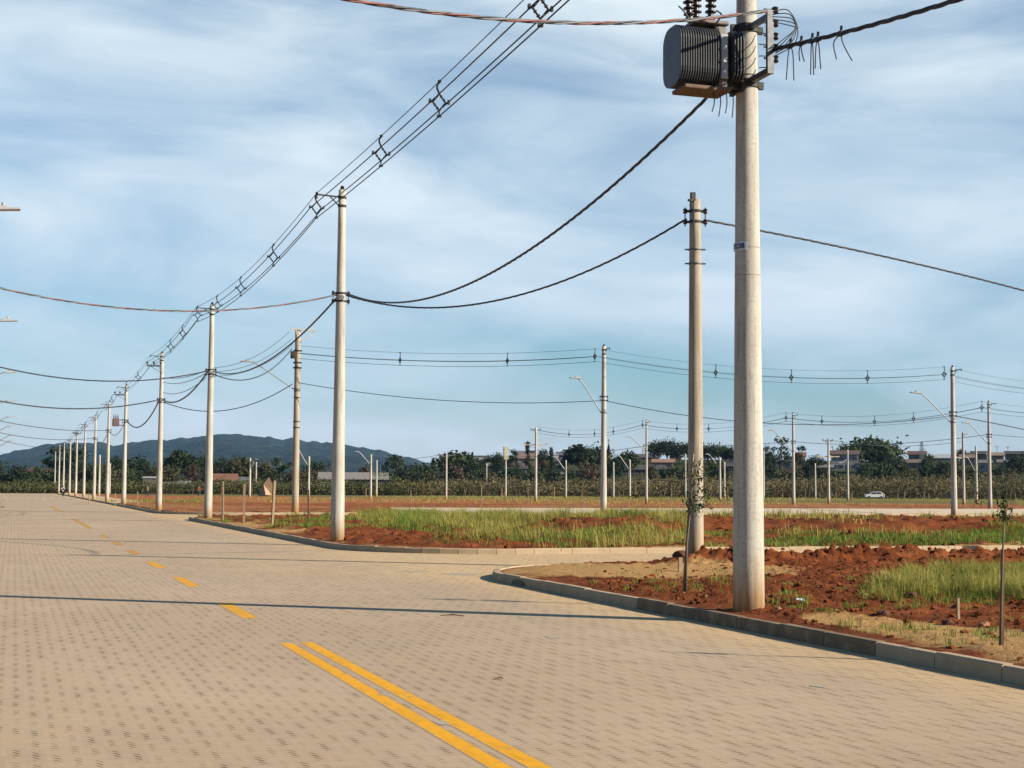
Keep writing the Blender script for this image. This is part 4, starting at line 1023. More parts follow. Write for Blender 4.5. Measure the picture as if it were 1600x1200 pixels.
TREES = [  # px, top row, width px, depth, kind, leaf, description
    (-8, 716, 40, 420, 'round', 'dark', 'dark tree cut by the left edge beyond the road end'),
    (30, 729, 34, 400, 'round', 'dark', 'rounded dark tree beyond the road end at far left'),
    (58, 731, 26, 410, 'conifer', 'mid', 'pointed green tree beyond the road end'),
    (92, 697, 48, 430, 'euc', 'dark', 'tall ragged dark tree behind the farthest roadside poles, left one'),
    (118, 689, 40, 425, 'round', 'dark', 'tallest dark tree standing behind the row of roadside poles'),
    (150, 722, 34, 400, 'round', 'mid', 'mid green tree between the sixth and seventh roadside poles'),
    (184, 713, 36, 420, 'round', 'dark', 'dark tree left of the fifth roadside pole under the hill'),
    (214, 712, 40, 430, 'round', 'dark', 'dark tree between the fourth and fifth roadside poles'),
    (238, 726, 26, 400, 'bush', 'olive', 'low olive tree left of the fourth roadside pole'),
    (283, 704, 56, 430, 'dome', 'dark', 'spreading flat topped dark tree right of the fourth roadside pole'),
    (318, 714, 34, 440, 'pine', 'dark', 'dark tree just left of the third roadside pole under the hill'),
    (345, 716, 30, 420, 'round', 'dark', 'dark tree directly right of the third roadside pole'),
    (372, 716, 60, 410, 'dome', 'olive', 'wide dry olive crowned tree above the red roofed house'),
    (410, 722, 34, 420, 'round', 'olive', 'olive tree behind the triangular mound'),
    (437, 715, 40, 430, 'euc', 'dark', 'dark airy tree left of the weathered frame top pole'),
    (452, 736, 22, 395, 'bush', 'brown', 'small brownish tree left of the weathered frame top pole base'),
    (492, 723, 40, 420, 'round', 'dark', 'dark tree between the frame top pole and the second roadside pole'),
    (570, 727, 20, 480, 'bush', 'brown', 'small dark reddish tree behind the long grey shed'),
    (618, 711, 42, 430, 'euc', 'dark', 'dark layered tree at the right end of the long grey shed'),
    (655, 728, 44, 430, 'round', 'dark', 'low dark tree at the foot of the right slope of the hill'),
    (677, 716, 12, 440, 'conifer', 'dark', 'thin dark spire tree left of the hillside houses'),
    (716, 709, 66, 470, 'dome', 'mid', 'broad muted tree at the left end of the hillside houses'),
    (742, 722, 40, 440, 'round', 'dark', 'dark tree in front of the white roofed hillside shed'),
    (765, 714, 24, 470, 'round', 'dark', 'dark tree above the short bare far pole'),
    (777, 710, 20, 450, 'pine', 'dark', 'slender dark tree left of the pole with the pale box'),
    (802, 704, 32, 460, 'euc', 'dark', 'airy palm like tree right of the pole with the pale box'),
    (824, 690, 13, 470, 'conifer', 'dark', 'dark narrow conifer left of the crossarm pole'),
    (846, 701, 22, 480, 'round', 'dark', 'dark tree right of the crossarm pole'),
    (861, 700, 12, 480, 'conifer', 'dark', 'small dark conifer right of the crossarm pole'),
    (905, 697, 54, 470, 'dome', 'dark', 'large dark dome tree left of the church steeple'),
    (932, 696, 40, 480, 'round', 'dark', 'tall dark tree touching the pole left of the steeple'),
    (962, 715, 36, 440, 'round', 'dark', 'dark tree below the church steeple'),
    (981, 703, 40, 450, 'dome', 'mid', 'umbrella shaped green tree right of the church steeple'),
    (1022, 690, 28, 520, 'pine', 'dark', 'first pine of the grove, right of the slim far pole'),
    (1042, 687, 28, 520, 'pine', 'dark', 'tallest pine of the grove'),
    (1062, 691, 26, 520, 'pine', 'dark', 'pine of the grove left of the leafy sapling'),
    (1080, 692, 26, 520, 'pine', 'dark', 'pine of the grove hidden by the brownish pole'),
    (1105, 697, 28, 520, 'pine', 'dark', 'pine of the grove right of the brownish pole'),
    (1122, 696, 26, 520, 'pine', 'mid', 'greener pine of the grove right of the sapling'),
    (1140, 699, 26, 520, 'pine', 'dark', 'pine of the grove nearest the transformer pole'),
    (1118, 722, 30, 430, 'round', 'mid', 'green tree behind the sapling crown'),
    (1165, 694, 30, 520, 'pine', 'dark', 'pine hidden behind the transformer pole'),
    (1198, 694, 20, 480, 'round', 'dark', 'dark tree just right of the transformer pole'),
    (1221, 686, 36, 460, 'euc', 'dark', 'tall airy eucalyptus right of the transformer pole'),
    (1254, 697, 26, 470, 'euc', 'dark', 'smaller airy eucalyptus left of the crossarm pole'),
    (1275, 712, 30, 470, 'round', 'dark', 'dark tree left of the crossarm pole at right'),
    (1360, 693, 112, 500, 'dome', 'mid', 'very broad green domed tree on the right hand ridge'),
    (1330, 703, 44, 490, 'round', 'mid', 'green tree at the left flank of the broad domed tree'),
    (1398, 716, 34, 470, 'round', 'dark', 'dark tree at the right flank of the broad domed tree'),
    (1378, 730, 46, 430, 'round', 'dark', 'very dark tree below the broad domed tree'),
    (1420, 736, 30, 420, 'bush', 'olive', 'olive bushy tree left of the lattice tower'),
    (1452, 712, 22, 470, 'round', 'mid', 'muted tree right of the lattice tower'),
    (1474, 726, 40, 425, 'round', 'dark', 'dark tree left of the tallest right hand pole'),
    (1504, 704, 22, 520, 'round', 'dark', 'small dark ridge tree right of the tallest right hand pole'),
    (1520, 734, 34, 425, 'round', 'dark', 'dark tree between the two right hand lamp poles'),
    (1560, 732, 36, 425, 'round', 'dark', 'dark tree right of the rightmost far pole'),
    (1590, 716, 42, 450, 'round', 'dark', 'dark tree cut by the right edge'),
    (922, 722, 40, 400, 'bare', 'brown', 'leafless brown tree left of the church steeple pole'),
    (708, 730, 44, 410, 'bare', 'brown', 'leafless brown tree in front of the hillside houses'),
    (1240, 738, 40, 410, 'bush', 'olive', 'low olive tree under the eucalyptus'),
    (1300, 738, 40, 410, 'bush', 'dark', 'low dark tree under the white two storey house'),
    (860, 735, 40, 410, 'bush', 'dark', 'low dark tree under the hillside houses'),
    (800, 735, 40, 410, 'bush', 'dark', 'low dark tree under the pole with the pale box'),
    (1050, 735, 50, 415, 'bush', 'dark', 'low dark tree under the pine grove'),
]
for a in TREES: tree(*a)

SLOPE = sorted([(704, 727), (736, 735), (757, 736), (784, 738), (812, 736), (836, 738), (850, 717), (890, 735), (912, 737), (945, 736), (1020, 724), (1078, 726), (1132, 731),
                (1205, 724), (1226, 741), (1262, 722), (1284, 729), (1350, 726), (1410, 724), (1445, 727), (1496, 731), (1548, 741), (1580, 733)])
rest = ordw_all = ['first', 'second', 'third', 'fourth', 'fifth', 'sixth', 'seventh', 'eighth', 'ninth', 'tenth', 'eleventh', 'twelfth', 'thirteenth', 'fourteenth', 'fifteenth', 'sixteenth',
        'seventeenth', 'eighteenth', 'nineteenth', 'twentieth', 'twenty first', 'twenty second', 'twenty third']
for i, (px_, tp_) in enumerate(SLOPE):
    tree(px_, tp_, 15 + 6 * (i % 3), 408 + 9 * (i % 5), ['round', 'bush', 'round'][i % 3], ['dark', 'mid', 'olive', 'dark'][i % 4],
         f'low tree between the hillside houses, {ordw_all[i]} from the left', group='low trees between the hillside houses')

UNDER = [(8, 738), (40, 740), (75, 736), (104, 738), (134, 735), (168, 734), (200, 733), (228, 737), (258, 731), (300, 730), (330, 732), (392, 731), (424, 735), (468, 734), (500, 737), (520, 733), (600, 736), (638, 739), (668, 737)]
for i, (px_, tp_) in enumerate(UNDER):
    tree(px_, tp_, 28 + 9 * (i % 3), 402 + 7 * (i % 4), ['bush', 'round', 'bush', 'bare'][i % 4], ['olive', 'mid', 'dark', 'olive', 'brown'][i % 5],
         f'low bushy tree in front of the hill, {ordw[i]} from the left', group='low trees in front of the hill')

# thicket along the far edge of the fields: nobody could count it
def thicket(name, x0, x1, mat, top0, top1, seedv, dens, n_rows=3):
    vs = []; fs = []; k = 0
    for row in range(n_rows):
        D = 336 + row * 6
        pxs = np.arange(x0, x1, 60.0 / (D / 336) / dens)
        C = []; S = []
        for q in pxs:
            qq = q + RNG.uniform(-3, 3); p = far_pt(float(qq), D + float(RNG.uniform(-2.5, 2.5)))
            tp = np.interp(qq, [x0, x1], [top0, top1]) + (fbm(np.array([qq]), np.array([row * 9.0]), .06, 4, seedv, .65)[0] - .5) * 24
            hz = max(1.5, z_at(float(qq), float(tp), p.x, p.y) - p.z) * (.72 + .14 * row)
            for z in (.3 + (hz - .5) * RNG.random(5) ** .8): C.append((p.x + RNG.normal(0, 1.3), p.y + RNG.normal(0, 1.0), p.z + z)); S.append(float(RNG.uniform(.35, 1.05)))
        v, f = leaf_cloud(np.array(C), 18, np.array(S), .27, .8, 0, .5)
        vs.append(v); fs.append(f + k); k += len(v)
    return tag(np_mesh(name, np.concatenate(vs), np.concatenate(fs), mat), 'thicket of low scrub along the far edge of the field', 'scrub', kind='stuff')
thicket('scrub_thicket', -60, 700, M_SCRUB_L, 759, 754, 41, 16)
thicket('scrub_thicket', 690, 1680, M_SCRUB_R, 752, 745, 43, 16)
b = MB()
for i in range(80):                                        # thin pale stems in the thicket
    q = random.uniform(-30, 1640); p = far_pt(q, 334 + random.uniform(-2, 1)); hh = random.uniform(.8, 2.6)
    b.tube([p, p + Vector((random.uniform(-.3, .3), 0, hh))], [.05, .03], 4)
tag(b.build('thicket_stems', M_STAKE), 'pale thin stems standing in front of the thicket', 'stems', kind='stuff')

def grass(name, pts, mat, hmin, hmax, blades, width, label, spread=.14, lean=.75):
    pts = np.asarray(pts, float); K = len(pts); M = K * blades
    B_ = np.repeat(pts, blades, 0); B_[:, :2] += RNG.normal(0, spread, (M, 2)); h = RNG.uniform(hmin, hmax, (M, 1)) * np.repeat(RNG.uniform(.6, 1.15, (K, 1)), blades, 0)
    h = h * (.45 + 1.1 * np.repeat(fbm(pts[:, 0], pts[:, 1], .9 / max(spread, .05) * .12, 3, 71), blades)[:, None])
    a = RNG.uniform(0, 6.283, M); d = np.stack([np.cos(a), np.sin(a), np.zeros(M)], -1); ln = np.abs(RNG.normal(0, lean, (M, 1)))
    sd = np.stack([-d[:, 1], d[:, 0], np.zeros(M)], -1) * width * RNG.uniform(.6, 1.3, (M, 1))
    up_ = np.array([0, 0, 1.0]); mid = B_ + up_ * h * .6 + d * h * ln * .35; tip = B_ + up_ * h * (1 - .3 * np.minimum(ln, 1)) + d * h * ln
    base0 = B_ - up_ * .05
    v = np.stack([base0 - sd, base0 + sd, mid + sd * .75, mid - sd * .75, tip + sd * .12, tip - sd * .12], 1).reshape(-1, 3)
    k = np.arange(M)[:, None] * 6
    f = np.concatenate([k + np.array([[0, 1, 2, 3]]), k + np.array([[3, 2, 4, 5]])])
    return tag(np_mesh(name, v, f, mat), label, 'grass', kind='stuff')
def in_poly(pxpoly, n, z, zfun=None):
    "random ground points inside an outline given on the picture, spread evenly on the ground"
    P = [ground(x, y, z) for x, y in pxpoly]; xs = [p.x for p in P]; ys = [p.y for p in P]; out = []
    def inside(x, y):
        c = False; j = len(P) - 1
        for i in range(len(P)):
            if (P[i].y > y) != (P[j].y > y) and x < (P[j].x - P[i].x) * (y - P[i].y) / (P[j].y - P[i].y) + P[i].x: c = not c
            j = i
        return c
    tries = 0
    while len(out) < n and tries < n * 60:
        tries += 1; x = random.uniform(min(xs), max(xs)); y = random.uniform(min(ys), max(ys))
        if inside(x, y): out.append((x, y))
    A_ = np.array(out).reshape(-1, 2); X = A_[:, 0]; Y = A_[:, 1]
    return X, Y
def hz(X, Y, blk, fn): S = sdf_rr(X, Y, *blk); ok = S > .3; return np.stack([X, Y, fn(X, Y, S)], -1)[ok]
def clump(P, thr, scale, seed): return P[fbm(P[:, 0], P[:, 1], scale, 3, seed) > thr]
# nearest verge
g = hz(*in_poly([(1330, 935), (1600, 945), (1700, 930), (1700, 880), (1460, 890), (1360, 912)], 1900, .2), BLK_A, hA)
grass('verge_grass', clump(g, .555, 1.4, 51), M_GRASS_DRY, .08, .32, 30, .0028, 'dry grass growing on the nearest red verge', .06, .9)
g = hz(*in_poly([(1330, 935), (1600, 945), (1700, 930), (1700, 880), (1460, 890), (1360, 912)], 900, .2), BLK_A, hA)
grass('verge_grass', clump(g, .52, 1.4, 52), M_GRASS_GREEN, .06, .22, 16, .003, 'green blades among the dry grass of the nearest verge', .07, .9)
g = hz(*in_poly([(840, 925), (1600, 1040), (1600, 900), (1000, 885)], 900, .2), BLK_A, hA)
grass('verge_grass', clump(g, .60, .9, 53), M_GRASS_GREEN, .03, .11, 14, .004, 'small green tufts on the nearest red verge', .06, .8)
# grassy block
g = hz(*in_poly([(545, 812), (700, 858), (1080, 850), (1090, 812), (860, 800), (640, 797)], 4600, .2), BLK_B, hB)
grass('block_grass', clump(g, .515, .45, 55), M_GRASS_DRY, .15, .60, 22, .0055, 'tall dry grass on the block beyond the side street', .10, .95)
g = hz(*in_poly([(545, 812), (700, 858), (1080, 850), (1090, 812), (860, 800), (640, 797)], 5000, .2), BLK_B, hB)
grass('block_grass', clump(g, .54, .5, 56), M_GRASS_GREEN, .08, .30, 9, .006, 'low green grass among the tall dry grass of the block', .2, .9)
g = hz(*in_poly([(545, 800), (640, 830), (700, 815), (640, 797)], 900, .2), BLK_B, hB)
grass('block_grass', g, M_GRASS_GREEN, .25, .5, 9, .007, 'dark green grass behind the second pole', .12)
g = hz(*in_poly([(840, 852), (1700, 850), (1700, 830), (1300, 836), (860, 832)], 5200, .2), BLK_B, hB)
grass('block_grass', clump(g, .51, .4, 57), M_GRASS_GREEN, .07, .24, 9, .007, 'green grass strip along the side street kerb', .2)
g = hz(*in_poly([(300, 806), (420, 838), (560, 850), (560, 806), (400, 800)], 4200, .2), BLK_B, hB)
grass('block_grass', clump(g, .57, .3, 59), M_GRASS_GREEN, .08, .22, 8, .008, 'green tufts on the near edge of the grassy block', .1)
g = hz(*in_poly([(1100, 845), (1700, 840), (1700, 812), (1100, 815)], 2200, .2), BLK_B, hB)
grass('block_grass', clump(g, .58, .25, 61), M_GRASS_DRY, .15, .45, 7, .010, 'scattered dry stalks on the red bank', .12)
# far fields
X, Y = in_poly([(120, 779), (200, 794), (700, 786), (1600, 793), (1600, 777), (700, 775)], 9000, 0.0)
g = np.stack([X, Y, np.where((Y < 148) & (X > 9), .12, -.03)], -1); far_d = np.hypot(X, Y)
g = g[(fbm(X * .5, Y, .05, 3, 63) + (far_d - 220) / 500 + (X - 60) / 600 > .50)]
grass('field_grass', g, M_GRASS_DRY, .10, .34, 6, .022, 'dry grass of the far field', .5)
X, Y = in_poly([(150, 786), (240, 797), (330, 793), (330, 780), (160, 777)], 900, 0.1)
g = np.stack([X, Y, np.full(len(X), .12)], -1); g = clump(g, .60, .15, 65)
grass('field_grass', g[g[:, 0] > 8.6], M_GRASS_GREEN, .1, .3, 7, .02, 'green tufts along the far kerb', .3)

# clods on the soil
def clods(name, pts, smin, smax, label, mat=None):
    ico = bmesh.new(); bmesh.ops.create_icosphere(ico, subdivisions=1, radius=1.0); iv = np.array([v.co[:] for v in ico.verts]); fi = np.array([[v.index for v in f.verts] for f in ico.faces]); ico.free()
    K = len(pts); s = smin + (smax - smin) * RNG.random((K, 1, 1)) ** 4
    jit = RNG.uniform(.5, 1.35, (K, len(iv), 1)); sc = RNG.uniform(.5, 1.4, (K, 1, 3)) * np.array([1, 1, .75])
    v = iv[None] * jit * sc * s + np.asarray(pts)[:, None, :]
    f = fi[None] + (np.arange(K) * len(iv))[:, None, None]
    return tag(np_mesh(name, v.reshape(-1, 3), f.reshape(-1, 3), mat or M_SOIL, False, np.clip(RNG.normal(.2, .15, (K, 1)), 0, 1).repeat(len(iv), 1).ravel()), label, 'soil', kind='stuff')
X, Y = in_poly([(830, 915), (1600, 1050), (1700, 1060), (1700, 870), (1080, 878), (950, 890)], 10000, .2)
pA = hz(X, Y, BLK_A, hA); tint_ = tA(pA[:, 0], pA[:, 1], 0 * pA[:, 0]); pA = pA[(tint_ < .5) | (RNG.random(len(pA)) < .15)]
clods('soil_clods', pA, .007, .06, 'loose clods of red soil on the nearest verge')
X, Y = in_poly([(420, 845), (700, 865), (1600, 855), (1600, 815), (600, 810)], 3500, .2)
clods('soil_clods', hz(X, Y, BLK_B, hB), .03, .13, 'loose clods of red soil on the grassy block')
# a few bigger stones and litter on the nearest verge
def zA(x, y): return float(hA(np.array([x]), np.array([y]), sdf_rr(np.array([x]), np.array([y]), *BLK_A))[0])
def lump(name, px, py, size, mat, label, cat, squash=.7):
    p = ground(px, py, .2); z = zA(p.x, p.y); bm = bmesh.new(); bmesh.ops.create_icosphere(bm, subdivisions=2, radius=size)
    for v in bm.verts: v.co *= random.uniform(.75, 1.2); v.co.z *= squash
    me = bpy.data.meshes.new(name); bm.to_mesh(me); bm.free(); me.materials.append(mat); o = bpy.data.objects.new(name, me); COL.objects.link(o); o.location = (p.x, p.y, z + size * squash * .45)
    return tag(o, label, cat)
M_CLOD = simple('dark_clod', (.09, .035, .02), (.14, .055, .03), 20, .95, bmp=.5)
M_TERRA = simple('broken_brick', (.46, .20, .09), (.38, .15, .07), 16, .9, bmp=.3)
lump('clod', 1423, 930, .085, M_CLOD, 'large dark clod below the dry grass of the nearest verge', 'clod')
lump('clod', 1380, 957, .07, M_CLOD, 'dark clod in the middle of the nearest red verge', 'clod')
lump('brick_piece', 1537, 972, .065, M_TERRA, 'orange brick piece lying left of the thin sapling stake', 'brick')
lump('brick_piece', 1216, 949, .05, M_TERRA, 'reddish brick piece right of the transformer pole base', 'brick')
lump('clod', 1480, 970, .07, M_CLOD, 'dark clod left of the orange brick piece', 'clod')
lump('clod', 1062, 877, .16, M_CLOD, 'dark rounded clod on the berm left of the brownish pole', 'clod')
p = ground(1250, 945, .2); z = zA(p.x, p.y)
b = MB(); b.add([(p.x - .06, p.y - .03, z + .045), (p.x + .05, p.y - .04, z + .03), (p.x + .07, p.y + .03, z + .05), (p.x - .03, p.y + .04, z + .055), (p.x, p.y, z + .023)], [(0, 1, 4), (1, 2, 4), (2, 3, 4), (3, 0, 4)])
o = b.build('paper_scrap', M_PLATE, origin=(p.x, p.y, z)); sm = o.modifiers.new('thick', 'SOLIDIFY'); sm.thickness = .004
tag(o, 'crumpled white paper scrap on red soil right of the transformer pole', 'litter')
b = MB(); p = ground(1497, 962, .2); b.box((p.x, p.y, zA(p.x, p.y) + .1), (.03, .03, .28)); tag(b.build('survey_peg', M_STAKE, origin=(p.x, p.y, .1)), 'short wooden peg in the red soil before the dry grass', 'peg')
b = MB(); p = ground(1063, 890, .2); b.box((p.x, p.y, zA(p.x, p.y) + .1), (.07, .04, .30)); tag(b.build('survey_peg', M_STAKE, origin=(p.x, p.y, .1)), 'short pale peg beside the stake of the leafy sapling', 'peg')
# twigs and scraps on the paving
def scrap(px, py, l, lab, mat):
    p = ground(px, py); b = MB(); a = random.uniform(0, 3); dv = Vector((math.cos(a), math.sin(a), 0)) * l / 2
    b.tube([p - dv + Vector((0, 0, .012)), p + Vector((0.01, 0.01, .02)), p + dv + Vector((0, 0, .01))], [.006, .01, .005], 5); tag(b.build('twig', mat, origin=p), lab, 'twig', 'twigs on the paving')
scrap(780, 1062, .07, 'dark twig lying on the pavers right of the double yellow line', M_STAKE2)
scrap(706, 963, .3, 'thin twig on the pavers below the long pole shadow', M_STAKE2)
def dust(px, py, l, wd, lab):
    p = ground(px, py); pts = []
    for i in range(12): a = i * math.pi / 6; q = random.uniform(.6, 1.1); pts.append((p.x + l * q * math.cos(a), p.y + wd * q * math.sin(a), .0035))
    return pts
M_CEM = simple('cement_spill', (.50, .43, .33), (.42, .35, .26), 18, .9, pos='world')
b = MB()
for (px, py, l, wd) in ((1278, 1072, .07, .10), (865, 996, .10, .14), (820, 965, .1, .12), (600, 1085, .05, .09), (690, 1130, .05, .12), (720, 897, .4, .35), (650, 893, .3, .3), (1167, 1042, .05, .06), (450, 1001, .07, .08)):
    q = dust(px, py, l, wd, ''); b.add(q, [tuple(range(len(q)))])
tag(b.build('cement_spills', M_CEM), kind='structure')

# ------------------------------------------------------------------ saplings and stakes
def leaf_part(name, parent, cent, size, n_each, spread, mat):
    v, f = leaf_cloud(np.array(cent), n_each, spread, size, 1.0, .5, .32)
    o = np_mesh(name, v - np.array(ORI[parent.name]), f, mat); o.parent = parent; return o
# leafy sapling tied to a stake left of the brownish pole
p = ground(1071, 925, .2); p.z = zA(p.x, p.y)
t = thing('sapling', p, 'leafy sapling tied to a leaning stake in front of the brownish pole', 'sapling')
d1 = proj(p)[2]
pts = [p, at_depth(1073, 850, d1), at_depth(1078, 800, d1), at_depth(1082, 750, d1), at_depth(1086, 718, d1)]
b = MB(); b.tube(pts, [.022, .018, .014, .010, .006], 6)
for (q, e) in ((2, (1062, 770)), (3, (1102, 745)), (3, (1070, 735)), (2, (1100, 780)), (1, (1075, 800))): b.tube([pts[q], at_depth(e[0], e[1], d1)], [.007, .003], 5)
b.build('trunk', M_BARK, t, smooth=True)
cent = [at_depth(random.gauss(1091, 9.5), random.uniform(722, 792), d1 + random.uniform(-.12, .12)) for _ in range(20)] + [at_depth(random.uniform(1074, 1098), 795 + random.uniform(-4, 6), d1) for _ in range(3)]
leaf_part('crown', t, [c[:] for c in cent], .044, 11, .06, LEAF['sapling'])
t2 = thing('sapling_stake', p + Vector((-.04, .03, 0)), 'pale wooden stake leaning beside the leafy sapling', 'stake', 'sapling stakes')
b = MB(); b.bar(p + Vector((-.03, .03, -.1)), at_depth(1083, 709, d1 + .05), .023); b.build('stake_pole', M_STAKE, t2)
# young sapling at right edge
p = ground(1563, 1010, .17); p.z = zA(p.x, p.y); d1 = proj(p)[2]
t = thing('sapling', p, 'thin young sapling with few small leaves near the right edge', 'sapling')
pts = [p, at_depth(1565, 930, d1), at_depth(1567, 860, d1), at_depth(1569, 815, d1)]
b = MB(); b.tube(pts, [.016, .014, .010, .007], 6)
for e in ((1561, 766), (1574, 752), (1583, 803), (1556, 805), (1576, 780)): b.tube([pts[3], at_depth((e[0] + 1569) / 2, (e[1] + 815) / 2 + 4, d1), at_depth(e[0], e[1], d1)], [.006, .004, .002], 5)
b.build('trunk', M_BARK, t, smooth=True)
cent = []
for e in ((1561, 766), (1574, 752), (1583, 803), (1556, 805), (1576, 780), (1561, 790)):
    for q in np.linspace(.25, 1, 6): cent.append(at_depth(1569 + (e[0] - 1569) * q, 815 + (e[1] - 815) * q, d1)[:])
leaf_part('crown', t, cent, .030, 4, .022, LEAF['sapling'])
t2 = thing('sapling_stake', p + Vector((.03, .02, 0)), 'slim brown stake holding the young sapling near the right edge', 'stake', 'sapling stakes')
b = MB(); b.bar(p + Vector((.03, .02, -.1)), at_depth(1566.5, 858, d1 + .03), .028); b.build('stake_pole', M_STAKE2, t2)
# stakes along the grassy block
for bx, by_, tx, ty, dark, lab in ((348, 812, 348, 752, 0, 'pale stake right of the third roadside pole'), (381, 817, 382, 756, 0, 'pale stake in the middle between third pole and frame top pole'),
                                (425, 822, 429, 751, 0, 'tallest pale stake left of the weathered frame top pole'), (482, 822, 482, 765, 1, 'dark thin stake between frame top pole and second pole')):
    p = ground(bx, by_, .15); dd = proj(p)[2]; b = MB(); b.bar(p - Vector((0, 0, .15)), at_depth(tx, ty, dd), .085 if not dark else .055)
    t2 = thing('sapling_stake', p, lab, 'stake', 'sapling stakes'); b.build('stake_pole', M_STAKE2 if dark else M_STAKE, t2)
# small staked saplings scattered over the far fields
def far_sapling(bx, by_, ty, lab, leafy):
    p = ground(bx, by_, 0.05); dd = proj(p)[2]; top = at_depth(bx + random.uniform(-.6, .6), ty, dd)
    t = thing('staked_sapling', p, lab, 'sapling', 'small staked saplings in the far fields'); b = MB(); b.tube([p - Vector((0, 0, .2)), top], [.05 * dd / 140, .04 * dd / 140], 5); b.build('stake_pole', M_STAKE, t)
    if leafy: leaf_part('crown', t, [(top + Vector((random.gauss(0, .35), 0, random.uniform(-.9, .3))))[:] for _ in range(7)], .2, 7, .2, LEAF['olive'])
FS = [(752, 795, 758, 0), (784, 787, 763, 0), (825, 783, 762, 1), (866, 783, 760, 0), (910, 795, 756, 1), (993, 797, 757, 1), (1049, 790, 752, 1), (1137, 797, 760, 1), (1222, 789, 770, 0), (1258, 778, 764, 1),
      (1281, 778, 763, 0), (1306, 788, 768, 0), (1331, 784, 772, 0), (1360, 795, 780, 0), (1381, 780, 769, 0), (1403, 783, 771, 0), (1413, 797, 768, 0), (1434, 795, 784, 0), (1444, 784, 769, 0),
      (1451, 782, 771, 0), (1523, 796, 771, 0), (1534, 797, 769, 1), (1579, 788, 770, 1), (1587, 790, 771, 0), (215, 792, 768, 0), (180, 790, 770, 0), (139, 786, 771, 0), (642, 785, 766, 0), (572, 777, 763, 0)]
for i, (bx, by_, ty, lf_) in enumerate(FS):
    far_sapling(bx, by_, ty, f'{ordw[i] if i < 20 else ["twenty first","twenty second","twenty third","twenty fourth","twenty fifth","twenty sixth","twenty seventh","twenty eighth","twenty ninth"][i-20]} small staked sapling counted along the far fields' if False else
                ('thin pale stake with a tuft of leaves far out in the fields' if lf_ else 'thin bare pale stake far out in the fields'), lf_)

# ------------------------------------------------------------------ buildings
def wallmat(c): c = tuple(x * .72 for x in c); return simple('house_wall', c, tuple(x * .82 for x in c), 1.5, .85)
def roofmat(c): c = tuple(x * .74 for x in c); return simple('house_roof', c, tuple(x * .72 for x in c), 2.2, .85)
def house(px, py, wpx, d, hw, hr, wc, rc, label, depth=7.0, yaw=0.0, nwin=2, storeys=1, name='house', cat='house', kind='gable', door=True):
    "px, py: middle of the wall foot on the slope; hw wall height, hr roof rise"
    if py is None: p = far_pt(px, d)
    else: p, d = terrain_hit(px, py)
    wd = wpx * d / F; t = thing(name, p, label, cat, 'houses on the far slope')
    ang = math.atan2(p.x, p.y); Rm = Matrix.Rotation(-ang + yaw, 3, 'Z')
    def W(x, y, z): return p + Rm @ Vector((x, y, z))
    x0, x1 = -wd / 2, wd / 2
    b = MB(); b.add([W(x, y, z) for x in (x0, x1) for y in (0, depth) for z in (-1.5, hw)], [(0, 1, 3, 2), (4, 6, 7, 5), (0, 4, 5, 1), (2, 3, 7, 6), (0, 2, 6, 4), (1, 5, 7, 3)])
    wm = wallmat(wc)
    if kind == 'gable':
        for x in (x0, x1): b.add([W(x, .02, hw), W(x, depth - .02, hw), W(x, depth / 2, hw + hr - .08)], [(0, 1, 2)])
    b.build('wall', wm, t)
    o = .45; r = MB()
    if kind == 'gable':
        prof = [(-o, hw - .12), (depth / 2, hw + hr), (depth + o, hw - .12), (depth + o, hw + .02), (depth / 2, hw + hr + .16), (-o, hw + .02)]
        r.add([W(x, y, z) for x in (x0 - o, x1 + o) for y, z in prof], [(0, 1, 4, 5), (1, 2, 3, 4), (6, 11, 10, 7), (7, 10, 9, 8)] + [(i, (i + 1) % 6, 6 + (i + 1) % 6, 6 + i) for i in range(6)])
    elif kind == 'hip':
        r.add([W(x0 - o, -o, hw), W(x1 + o, -o, hw), W(x1 + o, depth + o, hw), W(x0 - o, depth + o, hw), W(x0 + wd * .3, depth / 2, hw + hr), W(x1 - wd * .3, depth / 2, hw + hr)],
              [(0, 1, 5, 4), (1, 2, 5), (2, 3, 4, 5), (3, 0, 4), (0, 3, 2, 1)])
    else:
        r.box(W(0, depth / 2, hw + .1), (wd + .6, depth + .6, .2), Rm); r.box(W(0, depth / 2, hw + .32), (wd * .98, depth * .98, .24), Rm)
    r.build('roof', roofmat(rc), t)
    sh = hw / storeys
    for s in range(storeys):
        for i in range(nwin):
            wx = x0 + wd * (i + .5) / nwin
            if door and s == 0 and i == nwin // 2 and nwin > 1:
                b = MB(); b.box(W(wx, -.03, sh * .38), (.95, .08, sh * .76), Rm); b.build('door', M_BARK, t); continue
            b = MB(); b.box(W(wx, -.02, sh * (s + .55)), (1.5, .08, 1.15), Rm); fr = b.build('window', M_LAMP, t)
            b = MB(); b.box(W(wx, -.06, sh * (s + .55)), (1.3, .05, .95), Rm); b.build('pane', M_GLASS, fr)
    return t
TER = (.27, .13, .085); GRY = (.25, .245, .24); DRK = (.11, .10, .10); PALE = (.55, .55, .56)
house(349, None, 40, 388, 3.0, 1.5, (.34, .20, .13), (.36, .17, .10), 'house with orange red roof right of the third roadside pole', nwin=3)
house(380, None, 17, 390, 2.9, .8, (.48, .45, .30), GRY, 'small pale yellowish house right of the red roofed one')
house(236, None, 26, 386, 3.3, .5, (.20, .19, .17), PALE, 'low shed with pale metal roof left of the fourth pole', kind='flat', name='shed', cat='shed')
house(267, None, 19, 372, 1.9, .5, (.18, .17, .15), (.42, .42, .42), 'low grey roofed shed in the thicket, left of two', name='shed', cat='shed')
house(288, None, 17, 372, 2.2, .5, (.18, .17, .15), (.40, .40, .40), 'low grey roofed shed in the thicket, right of two', name='shed', cat='shed')
